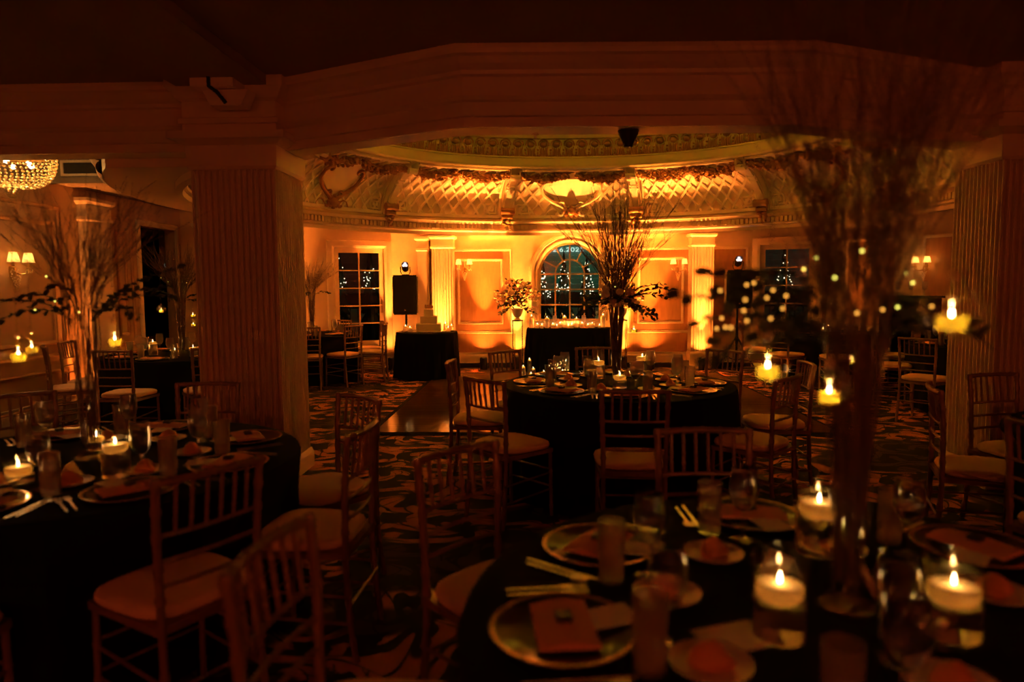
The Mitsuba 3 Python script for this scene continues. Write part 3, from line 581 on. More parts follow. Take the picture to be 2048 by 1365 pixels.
for x, y, z, rz, lab in ((-1.30, 12.5, 1.80, PI, 'crystal wall sconce with two small shades on the left wall panel'), (2.56, 12.5, 1.78, PI, 'crystal wall sconce with two small shades on the right wall panel, behind the branches'),
                         (5.98, 11.1, 1.80, math.atan2(11.2 - 11.97, 6.04 - 5.09), 'crystal wall sconce at far right near the right column'), (-5.3, 6.75, 1.68, -PI / 2, 'crystal wall sconce on the left side wall at the frame edge')):
    if x > 5: M_ = at(6.13, 11.02, 1.73, math.radians(114.4))
    else: M_ = at(x, y, z, rz)
    inst('wall_sconce', SC, M_, lab, 'wall lamp', 'crystal wall sconces')
# unseen sconces on the wall behind the camera, placed to light the near room
for k, x in enumerate((-3.2, 0.6, 4.4)):
    inst('wall_sconce', SC, at(x, -4.0, 1.75, 0), ['unseen sconce on the front wall lighting the near room, left of three', 'unseen sconce on the front wall lighting the near room, middle of three', 'unseen sconce on the front wall lighting the near room, right of three'][k], 'wall lamp')
    scene[f'unseen_front_lamp_{k}'] = {'type': 'point', 'position': [x, -3.6, 2.0], 'intensity': {'type': 'rgb', 'value': (np.array([1.0, 0.135, 0.035]) * FILL * K).tolist()}, 'sampling_weight': 1.0}  # out of view, lights the front beam, columns and near chairs
# unseen strip placed on the ledge of the ring to light the dome
strip_m = sweep(ring(3.5, 3.33, 48), [(0.06, ZT + 0.612), (0.095, ZT + 0.612)], True)
if strip_m.face_normals[:, 2].mean() < 0: strip_m.invert()
put_k = put('unseen_dome_strip', ent(strip_m, 'm_shade', False, emit(np.array([1.0, 0.58, 0.06]) * DOME, 1.0)))
tag(put_k, 'unseen warm light strip on the ledge of the gilded ceiling ring, lighting the dome', 'light strip')
# chandelier of the left room
def chandelier(x, y, lab):
    t = thing('crystal_chandelier', lab, 'chandelier'); q = random.Random(3)
    bd, b2 = [], []
    for k in range(13):
        u = k / 12; z = 2.66 - 0.26 * math.sin(u * PI / 2); r = 0.33 * math.cos(u * PI / 2) ** 0.55 + 0.02
        n = max(6, int(r * 150))
        for i in range(n):
            a = (i + 0.5 * (k % 2)) / n * 2 * PI; (bd if q.random() < 0.75 else b2).append(ico(0.0125, (r * math.cos(a), r * math.sin(a), z + q.uniform(-0.004, 0.004)), 0, (1, 1, 1)))
    for k in range(3):
        for i in range(48): a = i / 48 * 2 * PI; bd.append(ico(0.012, (0.345 * math.cos(a), 0.345 * math.sin(a), 2.70 + 0.03 * k), 0))
    for k in range(5):
        for i in range(8 - k): a = i / (8 - k) * 2 * PI; b2.append(ico(0.016, (0.06 * (1 - k / 5) * math.cos(a), 0.06 * (1 - k / 5) * math.sin(a), 2.39 - 0.018 * k), 1))
    put('rim', ent(cat(tube([(0.34 * math.cos(a), 0.34 * math.sin(a), 2.685) for a in np.linspace(0, 2 * PI, 40)], 0.01, 6), tube([(0, 0, 2.7), (0, 0, 3.0)], 0.02, 8), lathe([(0, 2.95), (0.1, 2.97), (0.12, 3.0)], 16)), 'm_brass', 40), t, at(x, y))
    put('crystal_beads', ent(cat(*bd), 'm_shade'), t, at(x, y), kind='stuff'); put('crystal_pendants', ent(cat(*b2), 'm_bead'), t, at(x, y), kind='stuff')
    for i in range(6):
        a = i / 6 * 2 * PI; put('bulb', ent(ico(0.022, (0.17 * math.cos(a), 0.17 * math.sin(a), 2.60), 1), 'm_shade', True, emit(np.array([1.0, 0.56, 0.16]) * 150, 0.15)), t, at(x, y))
chandelier(-4.62, 5.95, 'lit crystal basket chandelier hanging at the left edge of the frame')
# air grilles in the dropped ceiling of the left room
for k, (x0, lab) in enumerate(((-5.06, 'slatted air grille right of the chandelier'), (-4.45, 'slatted air grille beside the rounded ceiling edge'))):
    t = thing('air_grille', lab, 'air vent'); w = 0.5
    put('frame', ent(cat(box(x0, x0 + w, 7.22, 7.26, 2.70, 2.725), box(x0, x0 + w, 7.22, 7.26, 2.84, 2.865), box(x0, x0 + 0.03, 7.22, 7.26, 2.72, 2.845), box(x0 + w - 0.03, x0 + w, 7.22, 7.26, 2.72, 2.845)), 'm_trim'), t)
    put('slats', ent(cat(box(x0 + 0.03, x0 + w - 0.03, 7.246, 7.249, 2.72, 2.845), *[box(x0 + 0.035 + i * 0.0125, x0 + 0.038 + i * 0.0125, 7.226, 7.246, 2.725, 2.84) for i in range(35)]), 'm_grille'), t, kind='stuff')
t = thing('beam_fixture', 'small boxy fixture with a dark strap on the beam above the left column', 'fixture')
put('housing', ent(box(-2.36, -2.06, 4.70, 4.92, 2.87, 2.965, 0.008), 'm_china'), t); put('diffuser', ent(cat(extr(Polygon([(-2.25, 2.76), (-2.03, 2.76), (-1.98, 2.865), (-2.30, 2.865)]), 0.14)), 'm_china'), t, T([[1, 0, 0, 0], [0, 0, -1, 4.90], [0, 1, 0, 0], [0, 0, 0, 1]]))
put('strap', ent(tube([(-2.22, 4.69, 2.955), (-2.22, 4.69, 2.87), (-2.18, 4.72, 2.84), (-2.13, 4.745, 2.77)], 0.014, 6), 'm_black'), t)
k_ = put('pendant_spotlight', ent(lathe([(0, 2.53), (0.07, 2.53), (0.065, 2.508), (0.035, 2.445), (0.028, 2.42), (0, 2.42)], 16, cx=0.62, cy=4.68), 'm_black', 30)); tag(k_, 'small dark tapered lamp under the middle of the front beam', 'ceiling lamp')
k_ = put('sprinkler_head', ent(cat(lathe([(0, 2.53), (0.02, 2.53), (0.024, 2.52), (0.008, 2.515), (0.008, 2.495), (0.02, 2.49), (0, 2.485)], 12, cx=0.0, cy=4.72)), 'm_china', 30)); tag(k_, 'tiny bright sprinkler head under the front beam, left of the dark lamp', 'sprinkler')
# signs in the dark passage
t = thing('passage_sign', 'small square sign with a pale glowing ring inside the dark doorway', 'sign'); SX = -6.35
put('panel', ent(box(SX - 0.05, SX + 0.05, 11.57, 11.59, 1.83, 1.96), 'm_grille'), t); put('ring_symbol', ent(tube([(SX + 0.025 * math.cos(a), 11.565, 1.895 + 0.03 * math.sin(a)) for a in np.linspace(0.4, 2 * PI, 20)], 0.006, 5), 'm_paper', False, emit((0.16, 0.16, 0.13))), t)  # ring symbol has a glow of its own to show in the dark
t = thing('wall_keypad', 'grey wall device with a green light inside the dark doorway', 'keypad'); SX = -6.12
put('case', ent(box(SX - 0.05, SX + 0.05, 11.56, 11.59, 1.66, 1.92, 0.006), 'm_grille'), t); put('green_light', ent(box(SX - 0.02, SX + 0.02, 11.553, 11.56, 1.735, 1.75), 'm_black', False, emit((0.02, 0.5, 0.08))), t)

# ================================================================ CHAIRS
def post(path, r, nodes, n=8):
    P = np.array(path, float); tt = np.linspace(0, 1, 46)
    seg = np.r_[0, np.cumsum(np.linalg.norm(np.diff(P, axis=0), axis=1))]; seg /= seg[-1]
    from scipy.interpolate import PchipInterpolator
    Q = PchipInterpolator(seg, P)(tt); L = np.linalg.norm(np.diff(P, axis=0), axis=1).sum()
    rr = np.full(46, r)
    for q in nodes: k = int(round(q * 45)); rr[k] = r * 1.3
    return tube(Q, rr, n)
def cushion_mesh():
    ms = []; rings = [(0.86, 0.455), (1.0, 0.462), (1.03, 0.478), (1.0, 0.494), (0.90, 0.503), (0.6, 0.508), (0.3, 0.510)]
    n = 28; v = []
    for s, z in rings:
        for i in range(n):
            a = i / n * 2 * PI; c, q = math.cos(a), math.sin(a); e = 0.55
            x = 0.208 * math.copysign(abs(c) ** e, c); y = 0.198 * math.copysign(abs(q) ** e, q); x *= 1 + 0.10 * (y / 0.198) * 0.9
            v.append((x * s, y * s + 0.012, z))
    v += [(0, 0, 0.51), (0, 0, 0.455)]; m = len(rings)
    f = [[k * n + i, k * n + (i + 1) % n, (k + 1) * n + (i + 1) % n, (k + 1) * n + i] for k in range(m - 1) for i in range(n)]
    f3 = [[(m - 1) * n + i, (m - 1) * n + (i + 1) % n, m * n] for i in range(n)] + [[(i + 1) % n, i, m * n + 1] for i in range(n)]
    a = mk(v, f); return trimesh.Trimesh(a.vertices, np.vstack([a.faces, f3]), process=False)
def chair_proto():
    C = 'm_chair'; P = [('cushion', ent(cushion_mesh(), 'm_cushion', True))]
    fr = extr(Polygon([(-0.18, -0.19), (0.18, -0.19), (0.20, 0.185), (-0.20, 0.185)]).buffer(0.012), 0.026, 0.428)
    P.append(('seat_frame', ent(fr, C)))
    for s in (-1, 1):
        P.append(('back_post', ent(post([(s * 0.178, -0.225, 0.0), (s * 0.172, -0.19, 0.43), (s * 0.178, -0.195, 0.70), (s * 0.184, -0.215, 0.925)], 0.0135, (0.08, 0.2, 0.32, 0.49, 0.58, 0.68, 0.8, 0.9, 0.98)), C, 50)))
        P.append(('front_leg', ent(post([(s * 0.192, 0.195, 0.0), (s * 0.19, 0.185, 0.43)], 0.0125, (0.15, 0.4, 0.7)), C, 50)))
    def cross(z, y, r, bow, w, n=7): return tube([(w * t, y - bow * (1 - t * t), z) for t in np.linspace(-1, 1, 9)], r, n)
    P.append(('top_rail', ent(post([(-0.186, -0.214, 0.912), (-0.09, -0.234, 0.914), (0, -0.24, 0.915), (0.09, -0.234, 0.914), (0.186, -0.214, 0.912)], 0.0125, (0.12, 0.3, 0.5, 0.7, 0.88)), C, 50)))
    for z, y in ((0.742, -0.198), (0.66, -0.193), (0.58, -0.191)): P.append(('back_rail', ent(cross(z, y, 0.0078, 0.018, 0.176), C, 50)))
    for k in range(6):
        x = -0.125 + 0.05 * k; b = 1 - (x / 0.18) ** 2
        P.append(('spindle', ent(post([(x, -0.199 - 0.017 * b, 0.742), (x, -0.214 - 0.024 * b, 0.912)], 0.0068, (0.25, 0.5, 0.75), 6), C, 50)))
    for s in (-1, 1):
        for z in (0.16, 0.27): P.append(('stretcher', ent(tube([(s * 0.184, -0.208, z), (s * 0.19, 0.19, z + 0.02)], 0.0072, 6), C, 50)))
    for z in (0.2, 0.31): P.append(('stretcher', ent(tube([(-0.19, 0.188, z), (0.19, 0.188, z)], 0.0072, 6), C, 50)))
    P.append(('stretcher', ent(tube([(-0.176, -0.208, 0.24), (0.176, -0.208, 0.24)], 0.0072, 6), C, 50)))
    return P
CH = chair_proto(); SEATS = []
def chair(bx, by, tx, ty, lab, turn=0.0):
    """back rail centre and the point the chair faces"""
    a = math.atan2(ty - by, tx - bx) - PI / 2 + turn; c, s = math.cos(a + PI / 2), math.sin(a + PI / 2)
    SEATS.append((bx + 0.175 * c, by + 0.175 * s, c, s))
    inst('chiavari_chair', CH, at(bx + 0.175 * c, by + 0.175 * s, 0.0, a), lab, 'chair', 'slim ballroom chairs with ivory cushions')

# ================================================================ TABLES
def cloth(r, h=0.76, sd=0, ex=None, seats=()):
    n = 144; v = [(0, 0, h)]; lev = [(0.5, 0, 0), (0.985, 0, 0), (1.0, 0.006, 0), (1.008, 0.03, 0.1), (1.012, 0.12, 0.35), (1.016, 0.2, 0.55), (1.018, 0.25, 0.65), (1.02, 0.3, 0.7), (1.028, 0.42, 0.9), (1.035, 0.55, 1), (1.05, 0.752, 1.15)]
    q = random.Random(sd); ph = [q.uniform(0, 6) for _ in range(4)]
    for s, d, w in lev:
        for i in range(n):
            a = i / n * 2 * PI; fold = w * (0.022 * math.sin(18 * a + ph[0]) + 0.012 * math.sin(31 * a + ph[1]) + 0.008 * math.sin(7 * a + ph[2]))
            if ex: c, t = math.cos(a), math.sin(a); bx = (ex[0] * math.copysign(abs(c) ** 0.35, c), ex[1] * math.copysign(abs(t) ** 0.35, t))
            else: bx = (r * math.cos(a), r * math.sin(a))
            px, py, pz = bx[0] * s + fold * math.cos(a), bx[1] * s + fold * math.sin(a), h - d * h / 0.76
            for sx, sy, dx, dy in seats:      # a pushed-in chair presses the cloth back
                f_ = (px - sx) * dx + (py - sy) * dy; l_ = abs((px - sx) * dy - (py - sy) * dx)
                if -0.3 < f_ < 0.235 and l_ < 0.34 and pz < 0.72:
                    g_ = min(1, (0.34 - l_) / 0.11) * min(1, (0.72 - pz) / 0.16); px += (0.235 - f_) * g_ * dx; py += (0.235 - f_) * g_ * dy
            v.append((px, py, pz))
    f = [[1 + k * n + i, 1 + k * n + (i + 1) % n, 1 + (k + 1) * n + (i + 1) % n, 1 + (k + 1) * n + i] for k in range(len(lev) - 1) for i in range(n)]
    f = [x[::-1] for x in f]
    m = mk(v, f); return trimesh.Trimesh(m.vertices, np.vstack([m.faces, [[0, 1 + i, 1 + (i + 1) % n] for i in range(n)]]), process=False)
def table(x, y, r, lab, sd=0):
    k = put('draped_round_table', ent(cloth(r, 0.76, sd, None, [(a - x, b - y, c, d) for a, b, c, d in SEATS if math.hypot(a - x, b - y) < r + 0.5]), 'm_cloth', 40), None, at(x, y)); tag(k, lab, 'table', 'round tables under black cloths')
TOP = 0.7605
# ---- tableware
gl = lambda p, n=24: lathe(p, n)
goblet = [('bowl', ent(gl([(0, 0.087), (0.018, 0.0915), (0.032, 0.111), (0.039, 0.14), (0.040, 0.165), (0.0365, 0.20), (0.0342, 0.216), (0.0330, 0.216), (0.0350, 0.20), (0.0383, 0.165), (0.0373, 0.14), (0.0305, 0.1125), (0.0172, 0.0945), (0, 0.0905)], 28), 'm_solid_glass', 60)), ('stem', ent(gl([(0, 0.001), (0.034, 0.001), (0.034, 0.003), (0.012, 0.008), (0.004, 0.02), (0.0035, 0.075), (0.006, 0.0865), (0, 0.0868)], 20), 'm_solid_glass', 60))]
highball = [('glass', ent(gl([(0.0, 0.001), (0.031, 0.001), (0.0325, 0.01), (0.0345, 0.155), (0.033, 0.155), (0.031, 0.014), (0, 0.013)], 20), 'm_frost', 40)), ('ice_water', ent(gl([(0, 0.016), (0.0295, 0.016), (0.0315, 0.125), (0, 0.127)], 16), 'm_ice', 40))]
scene['m_ice'] = {'type': 'blendbsdf', 'weight': 0.16, 'a': {'type': 'thindielectric', 'int_ior': 1.33}, 'b': pri((0.55, 0.42, 0.28), 0.3)}
charger = [('plate', ent(gl([(0, 0.004), (0.10, 0.004), (0.115, 0.007), (0.15, 0.012), (0.158, 0.014), (0.158, 0.011), (0.11, 0.002), (0, 0.001)], 40), 'm_charger', 30)), ('rim_band', ent(gl([(0.148, 0.0123), (0.1585, 0.0148), (0.1605, 0.0135), (0.158, 0.0108)], 40), 'm_rim', True))]
def napkin_mesh():
    ms = []; n = 9; u = np.linspace(-1, 1, n); v = []
    for j in range(n):
        for i in range(n): v.append((0.062 * u[i], 0.10 * u[j], 0.0225 + 0.005 * math.cos(2.2 * u[i]) + 0.003 * math.sin(3 * u[j] + u[i])))
    for j in range(n):
        for i in range(n): v.append((0.064 * u[i], 0.102 * u[j], 0.0145))
    f = []
    for j in range(n - 1):
        for i in range(n - 1): a = j * n + i; f.append([a, a + 1, a + n + 1, a + n]); b = a + n * n; f.append([b, b + n, b + n + 1, b + 1])
    e = [i for i in range(n)] + [j * n + n - 1 for j in range(1, n)] + [(n - 1) * n + i for i in range(n - 2, -1, -1)] + [j * n for j in range(n - 2, 0, -1)]
    for a, b in zip(e, e[1:] + e[:1]): f.append([a, a + n * n, b + n * n, b])
    return mk(v, f)
napkin = ent(napkin_mesh(), 'm_napkin', 40)
favour = ent(box(-0.017, 0.017, -0.017, 0.017, 0.026, 0.040, 0.002), 'm_choc')
card = ent(box(-0.045, 0.045, -0.065, 0.065, 0.0, 0.0012), 'm_paper')
bread = [('plate', ent(gl([(0, 0.003), (0.05, 0.003), (0.062, 0.006), (0.08, 0.012), (0.082, 0.012), (0.081, 0.009), (0.05, 0.0005), (0, 0.0005)], 32), 'm_china', 30))]
def roll_mesh():
    m = trimesh.creation.icosphere(subdivisions=3, radius=1); v = m.vertices.copy(); z = np.maximum(v[:, 2], -0.35)
    a = np.arctan2(v[:, 1], v[:, 0]); rr = 1 + 0.12 * np.sin(3 * a + 2 * z) + 0.1 * (meshkit.noise(v * 2.2, 3) - 0.5)
    return trimesh.Trimesh(np.stack([v[:, 0] * 0.043 * rr * (1 - 0.35 * np.clip(z, 0, 1)), v[:, 1] * 0.037 * rr * (1 - 0.35 * np.clip(z, 0, 1)), 0.012 + 0.029 * z * (1 + 0.25 * (z > 0.5))], 1), m.faces, process=False)
roll_ = ent(roll_mesh(), 'm_roll', True)
def cut(poly, h=0.0025):
    m = extr(poly, h, 0.0); return m
fork_p = unary_union([LineString([(0, -0.1), (0, 0.03)]).buffer(0.0042), Polygon([(-0.004, 0.02), (0.004, 0.02), (0.011, 0.05), (0.011, 0.06), (-0.011, 0.06), (-0.011, 0.05)])] + [LineString([(x, 0.055), (x, 0.095)]).buffer(0.0014) for x in (-0.0093, -0.0031, 0.0031, 0.0093)])
knife_p = unary_union([LineString([(0, -0.11), (0, -0.01)]).buffer(0.0048), Polygon([(-0.005, -0.01), (0.005, -0.01), (0.008, 0.04), (0.006, 0.1), (-0.002, 0.115), (-0.005, 0.1)])])
fork = ent(cut(fork_p), 'm_silver'); knife = ent(cut(knife_p), 'm_silver')
spoon = ent(cat(cut(LineString([(0, -0.095), (0, 0.05)]).buffer(0.004)), ico(1, (0, 0.068, 0.0022), 2, (0.0175, 0.027, 0.0022))), 'm_silver', 30)
def one(name, d, M, lab, c, g=None): k = put(name, d, None, M); tag(k, lab, c, g); return k
def polar(cx, cy, r, a): return cx + r * math.cos(a), cy + r * math.sin(a)
def setting(cx, cy, deg, seat, lvl=3, r=0.66, cardon=True):
    """deg: direction of the seat from the table's centre. lvl 3 everything, 2 no small things, 1 plate, napkin and glasses."""
    a = math.radians(deg); jr = random.Random(int(cx * 50 + deg)); rot = a - PI / 2
    x, y = polar(cx, cy, r, a)
    inst('charger_plate', charger, at(x, y, TOP, rot), f'bright-rimmed charger plate at the {seat}', 'plate', 'charger plates')
    j = jr.uniform(-0.12, 0.12)
    one('folded_napkin', napkin, at(x, y, TOP, rot + PI / 2 + j), f'folded peach napkin at the {seat}', 'napkin', 'folded napkins')
    if lvl >= 2: one('favour_box', favour, at(x, y, TOP + 0.0008, rot + j), f'dark favour box at the {seat}', 'box', 'favour boxes')
    if lvl >= 2 and cardon:
        px, py = polar(x, y, -0.105, a + 0.25); one('menu_card', card, at(px, py, TOP + 0.0155, rot + 0.3 + j), f'cream menu card at the {seat}', 'card', 'menu cards')
    hx, hy = polar(cx, cy, 0.54, a + math.radians(18)); inst('highball_glass', highball, at(hx, hy, TOP), f'straight iced water glass at the {seat}', 'glass', 'straight water glasses')
    hx, hy = polar(cx, cy, 0.575, a + math.radians(8.5)); 
    if abs(math.hypot(hx - x, hy - y)) < 0.2: hx, hy = polar(cx, cy, 0.46, a + math.radians(11))
    inst('stemmed_goblet', goblet, at(hx, hy, TOP), f'clear stemmed goblet at the {seat}', 'glass', 'stemmed goblets')
    if lvl >= 2:
        bx, by = polar(cx, cy, 0.40, a - math.radians(21)); inst('bread_plate', bread, at(bx, by, TOP), f'small bread plate at the {seat}', 'plate', 'bread plates')
        one('bread_roll', roll_, at(bx, by, TOP + 0.004, jr.uniform(0, 6)), f'golden bread roll at the {seat}', 'bread', 'bread rolls')
    if lvl >= 3:
        for nm, d, off, lb in (('fork', fork, -0.185, 'outer silver fork'), ('fork', fork, -0.213, 'inner silver fork'), ('knife', knife, 0.185, 'silver knife'), ('spoon', spoon, 0.21, 'silver spoon')):
            px, py = x - off * math.sin(a), y + off * math.cos(a)
            one(nm, d, at(px, py, TOP, a + PI / 2), f'{lb} at the {seat}', nm, 'silver cutlery')
# ---- candles
FL = mk([(0, 0, 0)], [[0, 0, 0]]) if False else lathe([(0.0, 0.0), (0.0028, 0.002), (0.0042, 0.007), (0.0036, 0.014), (0.0018, 0.021), (0.0, 0.027)], 8)
def disc_candle(r, h): return lathe([(0, 0), (r * 0.8, 0), (r * 0.95, h * 0.25), (r, h * 0.6), (r * 0.97, h * 0.95), (r * 0.9, h), (r * 0.55, h * 0.96), (0, h * 0.92)], 24)
FLE = np.array([1.0, 0.50, 0.15]); FS = 0.95
def flame(s, L, w): return ent(xf(FL, np.array(T().scale(s).matrix)), 'm_wax', True, emit(FLE * L, w))
def cylinder_candle(x, y, z, r, h, wl, lab, L=95, w=0.6, group='floating candles in glass cylinders', s=1.0):
    t = thing('floating_candle_vase', lab, 'candle', group); n = 24 if r > 0.035 else 14
    put('glass_cylinder', ent(lathe([(0, 0.002), (r, 0.002), (r, h)], n), 'm_glass', 30), t, at(x, y, z))
    if wl > 0.02: put('water', ent(lathe([(0, 0.004), (r - 0.002, 0.004), (r - 0.002, wl), (0, wl)], n), 'm_water', 30), t, at(x, y, z))
    cr_ = r - 0.006; chh = 0.6 * cr_ + 0.004
    k = put('wax_disc', ent(disc_candle(cr_, chh), 'm_wax', 40), t, at(x, y, z + wl + 0.001))
    put('flame', flame(s * FS, L, w), t, at(x, y, z + wl + chh * 0.98 + 0.002)); put('wick', ent(tube([(0, 0, 0), (0.0005, 0, 0.006)], 0.0007, 5), 'm_black'), k, at(x, y, z + wl + chh * 0.92))
def globe(x, y, z, ztop, lab, L=95, w=0.3, s=1.0):
    t = thing('hanging_candle_globe', lab, 'candle globe', 'glass globes hanging from the branches'); R = 0.040 * s
    a = np.linspace(-PI / 2, PI / 2, 16); put('globe', ent(lathe([(max(R * math.cos(q), 0), R * math.sin(q) + 0.012) for q in a], 20), 'm_glass', True), t, at(x, y, z))
    put('loop', ent(tube([(0.006 * math.cos(q), 0, R + 0.018 + 0.006 * math.sin(q)) for q in np.linspace(0, 2 * PI, 10)], 0.002, 5), 'm_bead'), t, at(x, y, z))
    put('cord', ent(tube([(0, 0, R + 0.02), (0.002, 0, ztop - z)], 0.0007, 4), 'm_twig'), t, at(x, y, z))
    k = put('tealight', ent(disc_candle(0.0205 * s, 0.023), 'm_wax_globe', 40), t, at(x, y, z - 0.022)); put('flame', flame(0.36, L * 4.5, w), t, at(x, y, z + 0.0))
# ---- tall vases with branches
def bezier(p, n):
    p = np.array(p, float); t = np.linspace(0, 1, n)[:, None]
    return (1 - t) ** 3 * p[0] + 3 * (1 - t) ** 2 * t * p[1] + 3 * (1 - t) * t ** 2 * p[2] + t ** 3 * p[3]
def leaf(c, d, nrm, L, W):
    d = d / (np.linalg.norm(d) + 1e-9); s = np.cross(d, nrm); s /= np.linalg.norm(s) + 1e-9; u = np.cross(s, d)
    v = [c, c + d * L * 0.35 + s * W + u * W * 0.3, c + d * L * 0.75 + s * W * 0.75, c + d * L - u * W * 0.2, c + d * L * 0.75 - s * W * 0.75, c + d * L * 0.35 - s * W + u * W * 0.3, c + d * L * 0.5]
    return np.array(v), np.array([[0, 1, 6], [1, 2, 6], [2, 3, 6], [3, 4, 6], [4, 5, 6], [5, 0, 6]])
def sprig(p, n, L, W, q):
    ms = [tube(p, np.linspace(0.0022, 0.001, len(p)), 4)]; V, Fc, o = [], [], 0
    for k in range(n):
        i = int((0.15 + 0.83 * k / n) * (len(p) - 1)); d = p[min(i + 1, len(p) - 1)] - p[i - 1]; d /= np.linalg.norm(d)
        sd = np.cross(d, [0, 0, 1]) * (1 if k % 2 else -1) + np.array([q.gauss(0, 0.4), q.gauss(0, 0.4), q.gauss(0, 0.5)])
        v, f = leaf(p[i], d * 0.8 + sd, np.array([q.gauss(0, 0.5), q.gauss(0, 0.5), 1]), L * q.uniform(0.7, 1.2), W * q.uniform(0.8, 1.2)); V.append(v); Fc.append(f + o); o += 7
    ms.append(trimesh.Trimesh(np.vstack(V), np.vstack(Fc), process=False)); return ms
VASE = lathe([(0, 0.002), (0.058, 0.002), (0.058, 0.012), (0.042, 0.022), (0.036, 0.05), (0.038, 0.16), (0.044, 0.32), (0.054, 0.48), (0.067, 0.62)], 28)
def bloom(r, q):
    ms = []
    for k in range(16):
        a = k * 2.399; z = 1 - 1.5 * (k + 0.5) / 16; s = math.sqrt(max(0, 1 - z * z)); c = np.array([s * math.cos(a), s * math.sin(a), z]) * r * 0.55
        ms.append(ico(r * 0.5, c, 1, (1, 1, 1)))
    return cat(*ms)
BL = [ent(bloom(1.0, rnd), m, 50) for m in ('m_bloom', 'm_peach')]
scene['m_peach'] = pri((0.82, 0.52, 0.36), 0.8)
def arrangement(x, y, lab, vlab, n, spread, top, sd, sprigs, blooms=0, bulbs=(), leafL=0.04, thick=0.0024, hooks=()):
    q = random.Random(sd); z0 = TOP; vt = z0 + 0.62
    t = thing('trumpet_vase', vlab, 'vase', 'tall glass trumpet vases'); put('glass', ent(VASE, 'm_glass', True), t, at(x, y, z0))
    b = thing('branch_arrangement', lab, 'flower arrangement', 'tall branch centrepieces'); ms = []
    for k in range(n):
        a = q.uniform(0, 2 * PI); r0, r1 = 0.03 * q.random() ** 0.5, 0.062 * q.random() ** 0.5; sp = spread * q.random() ** 0.6; h = q.uniform(0.62, 1.0) * (top - vt); a2 = a + q.gauss(0, 0.5)
        p0 = (x + r0 * math.cos(a), y + r0 * math.sin(a), z0 + 0.03 + q.uniform(0, 0.1)); p1 = (x + r1 * math.cos(a2), y + r1 * math.sin(a2), vt)
        p3 = (x + sp * math.cos(a2), y + sp * math.sin(a2), vt + h)
        p2 = (x + (r1 + sp * 0.35) * math.cos(a2), y + (r1 + sp * 0.35) * math.sin(a2), vt + h * 0.5)
        lo = np.linspace(p0, p1, 6)[:-1]; hi = bezier([p1, np.array(p1) + (np.array(p1) - p0) * 0.3, p2, p3], 12); P = np.vstack([lo, hi])
        P[2:, :2] += np.array([[q.gauss(0, 0.005), q.gauss(0, 0.005)] for _ in range(len(P) - 2)])
        ms.append(tube(P, np.linspace(thick, thick * 0.4, len(P)), 4, False))
        for s in range(8):
            i = q.randint(7, 14); d = (P[i + 1] - P[i]); d = d / np.linalg.norm(d) + np.array([q.gauss(0, 0.35), q.gauss(0, 0.35), 0.1]); L = q.uniform(0.06, 0.2)
            e = [P[i] + d * L * u + np.array([0, 0, 0.03 * u * u]) for u in (0, 0.5, 1)]; ms.append(tube(e, [thick * 0.55, thick * 0.45, thick * 0.25], 4, False))
    for hx, hy, hz in hooks:
        d = np.array([hx - x, hy - y, 0.0]); L = np.linalg.norm(d); d /= L; P = bezier([(x + 0.03 * d[0], y + 0.03 * d[1], vt - 0.05), (x + 0.08 * d[0], y + 0.08 * d[1], vt + 0.25), (hx - 0.1 * d[0], hy - 0.1 * d[1], hz + 0.08), (hx + 0.01 * d[0], hy + 0.01 * d[1], hz - 0.003)], 14)
        ms.append(tube(P, np.linspace(thick * 0.9, thick * 0.5, 14), 5))
    put('willow_twigs', ent(cat(*ms), 'm_twig'), b, label='bundle of thin brown twigs', kind='stuff')
    for az, el, L, nn in sprigs:
        a = math.radians(az); d = np.array([math.cos(a), math.sin(a), 0.0]); p1 = np.array([x, y, vt - 0.02]) + d * 0.04
        P = bezier([p1, p1 + d * L * 0.3 + np.array([0, 0, 0.08 + 0.2 * el]), p1 + d * L * 0.7 + np.array([0, 0, 0.06 + 0.5 * el * L]), p1 + d * L + np.array([0, 0, el * L])], 16)
        put('leafy_sprig', ent(cat(*sprig(P, nn, leafL, leafL * 0.33, q)), 'm_leaf'), b, label='dark leafy sprig')
    for k in range(blooms):
        a = k * 2.4; rr = 0.06 + 0.05 * q.random(); c = (x + rr * math.cos(a), y + rr * math.sin(a), vt + q.uniform(-0.02, 0.10)); put('bloom', BL[k % 2], b, at(*c, q.uniform(0, 6), q.uniform(0.026, 0.04)), label='pale rose')
    for (bx, by, bz, c) in bulbs:
        put('fairy_bulb', ent(ico(0.0034, (0, 0, 0), 1), 'm_wax', True, emit(c)), b, at(bx, by, bz))
    return b
YG = np.array([1.0, 0.88, 0.13]) * 2.6; OR = np.array([1.0, 0.42, 0.055]) * 2.3
FRONT_BULBS = [(*p, YG) for p in ((0.659, 1.641, 1.561), (0.631, 1.64, 1.535), (0.681, 1.461, 1.568), (0.629, 1.467, 1.513), (0.854, 1.617, 1.523), (0.861, 1.597, 1.501), (0.822, 1.584, 1.446))] + [(*p, OR) for p in (
    (0.872, 1.469, 1.452), (0.404, 1.517, 1.487), (0.461, 1.517, 1.499), (0.517, 1.513, 1.487), (0.437, 1.445, 1.468), (0.537, 1.489, 1.475), (0.494, 1.483, 1.471), (0.547, 1.536, 1.446), (0.425, 1.579, 1.423), (0.412, 1.572, 1.4), (0.414, 1.507, 1.407),
    (0.506, 1.491, 1.426), (0.447, 1.463, 1.423), (0.403, 1.426, 1.411), (0.658, 1.424, 1.44), (0.744, 1.494, 1.444), (0.834, 1.471, 1.451), (0.445, 1.481, 1.444), (0.491, 1.563, 1.503))]
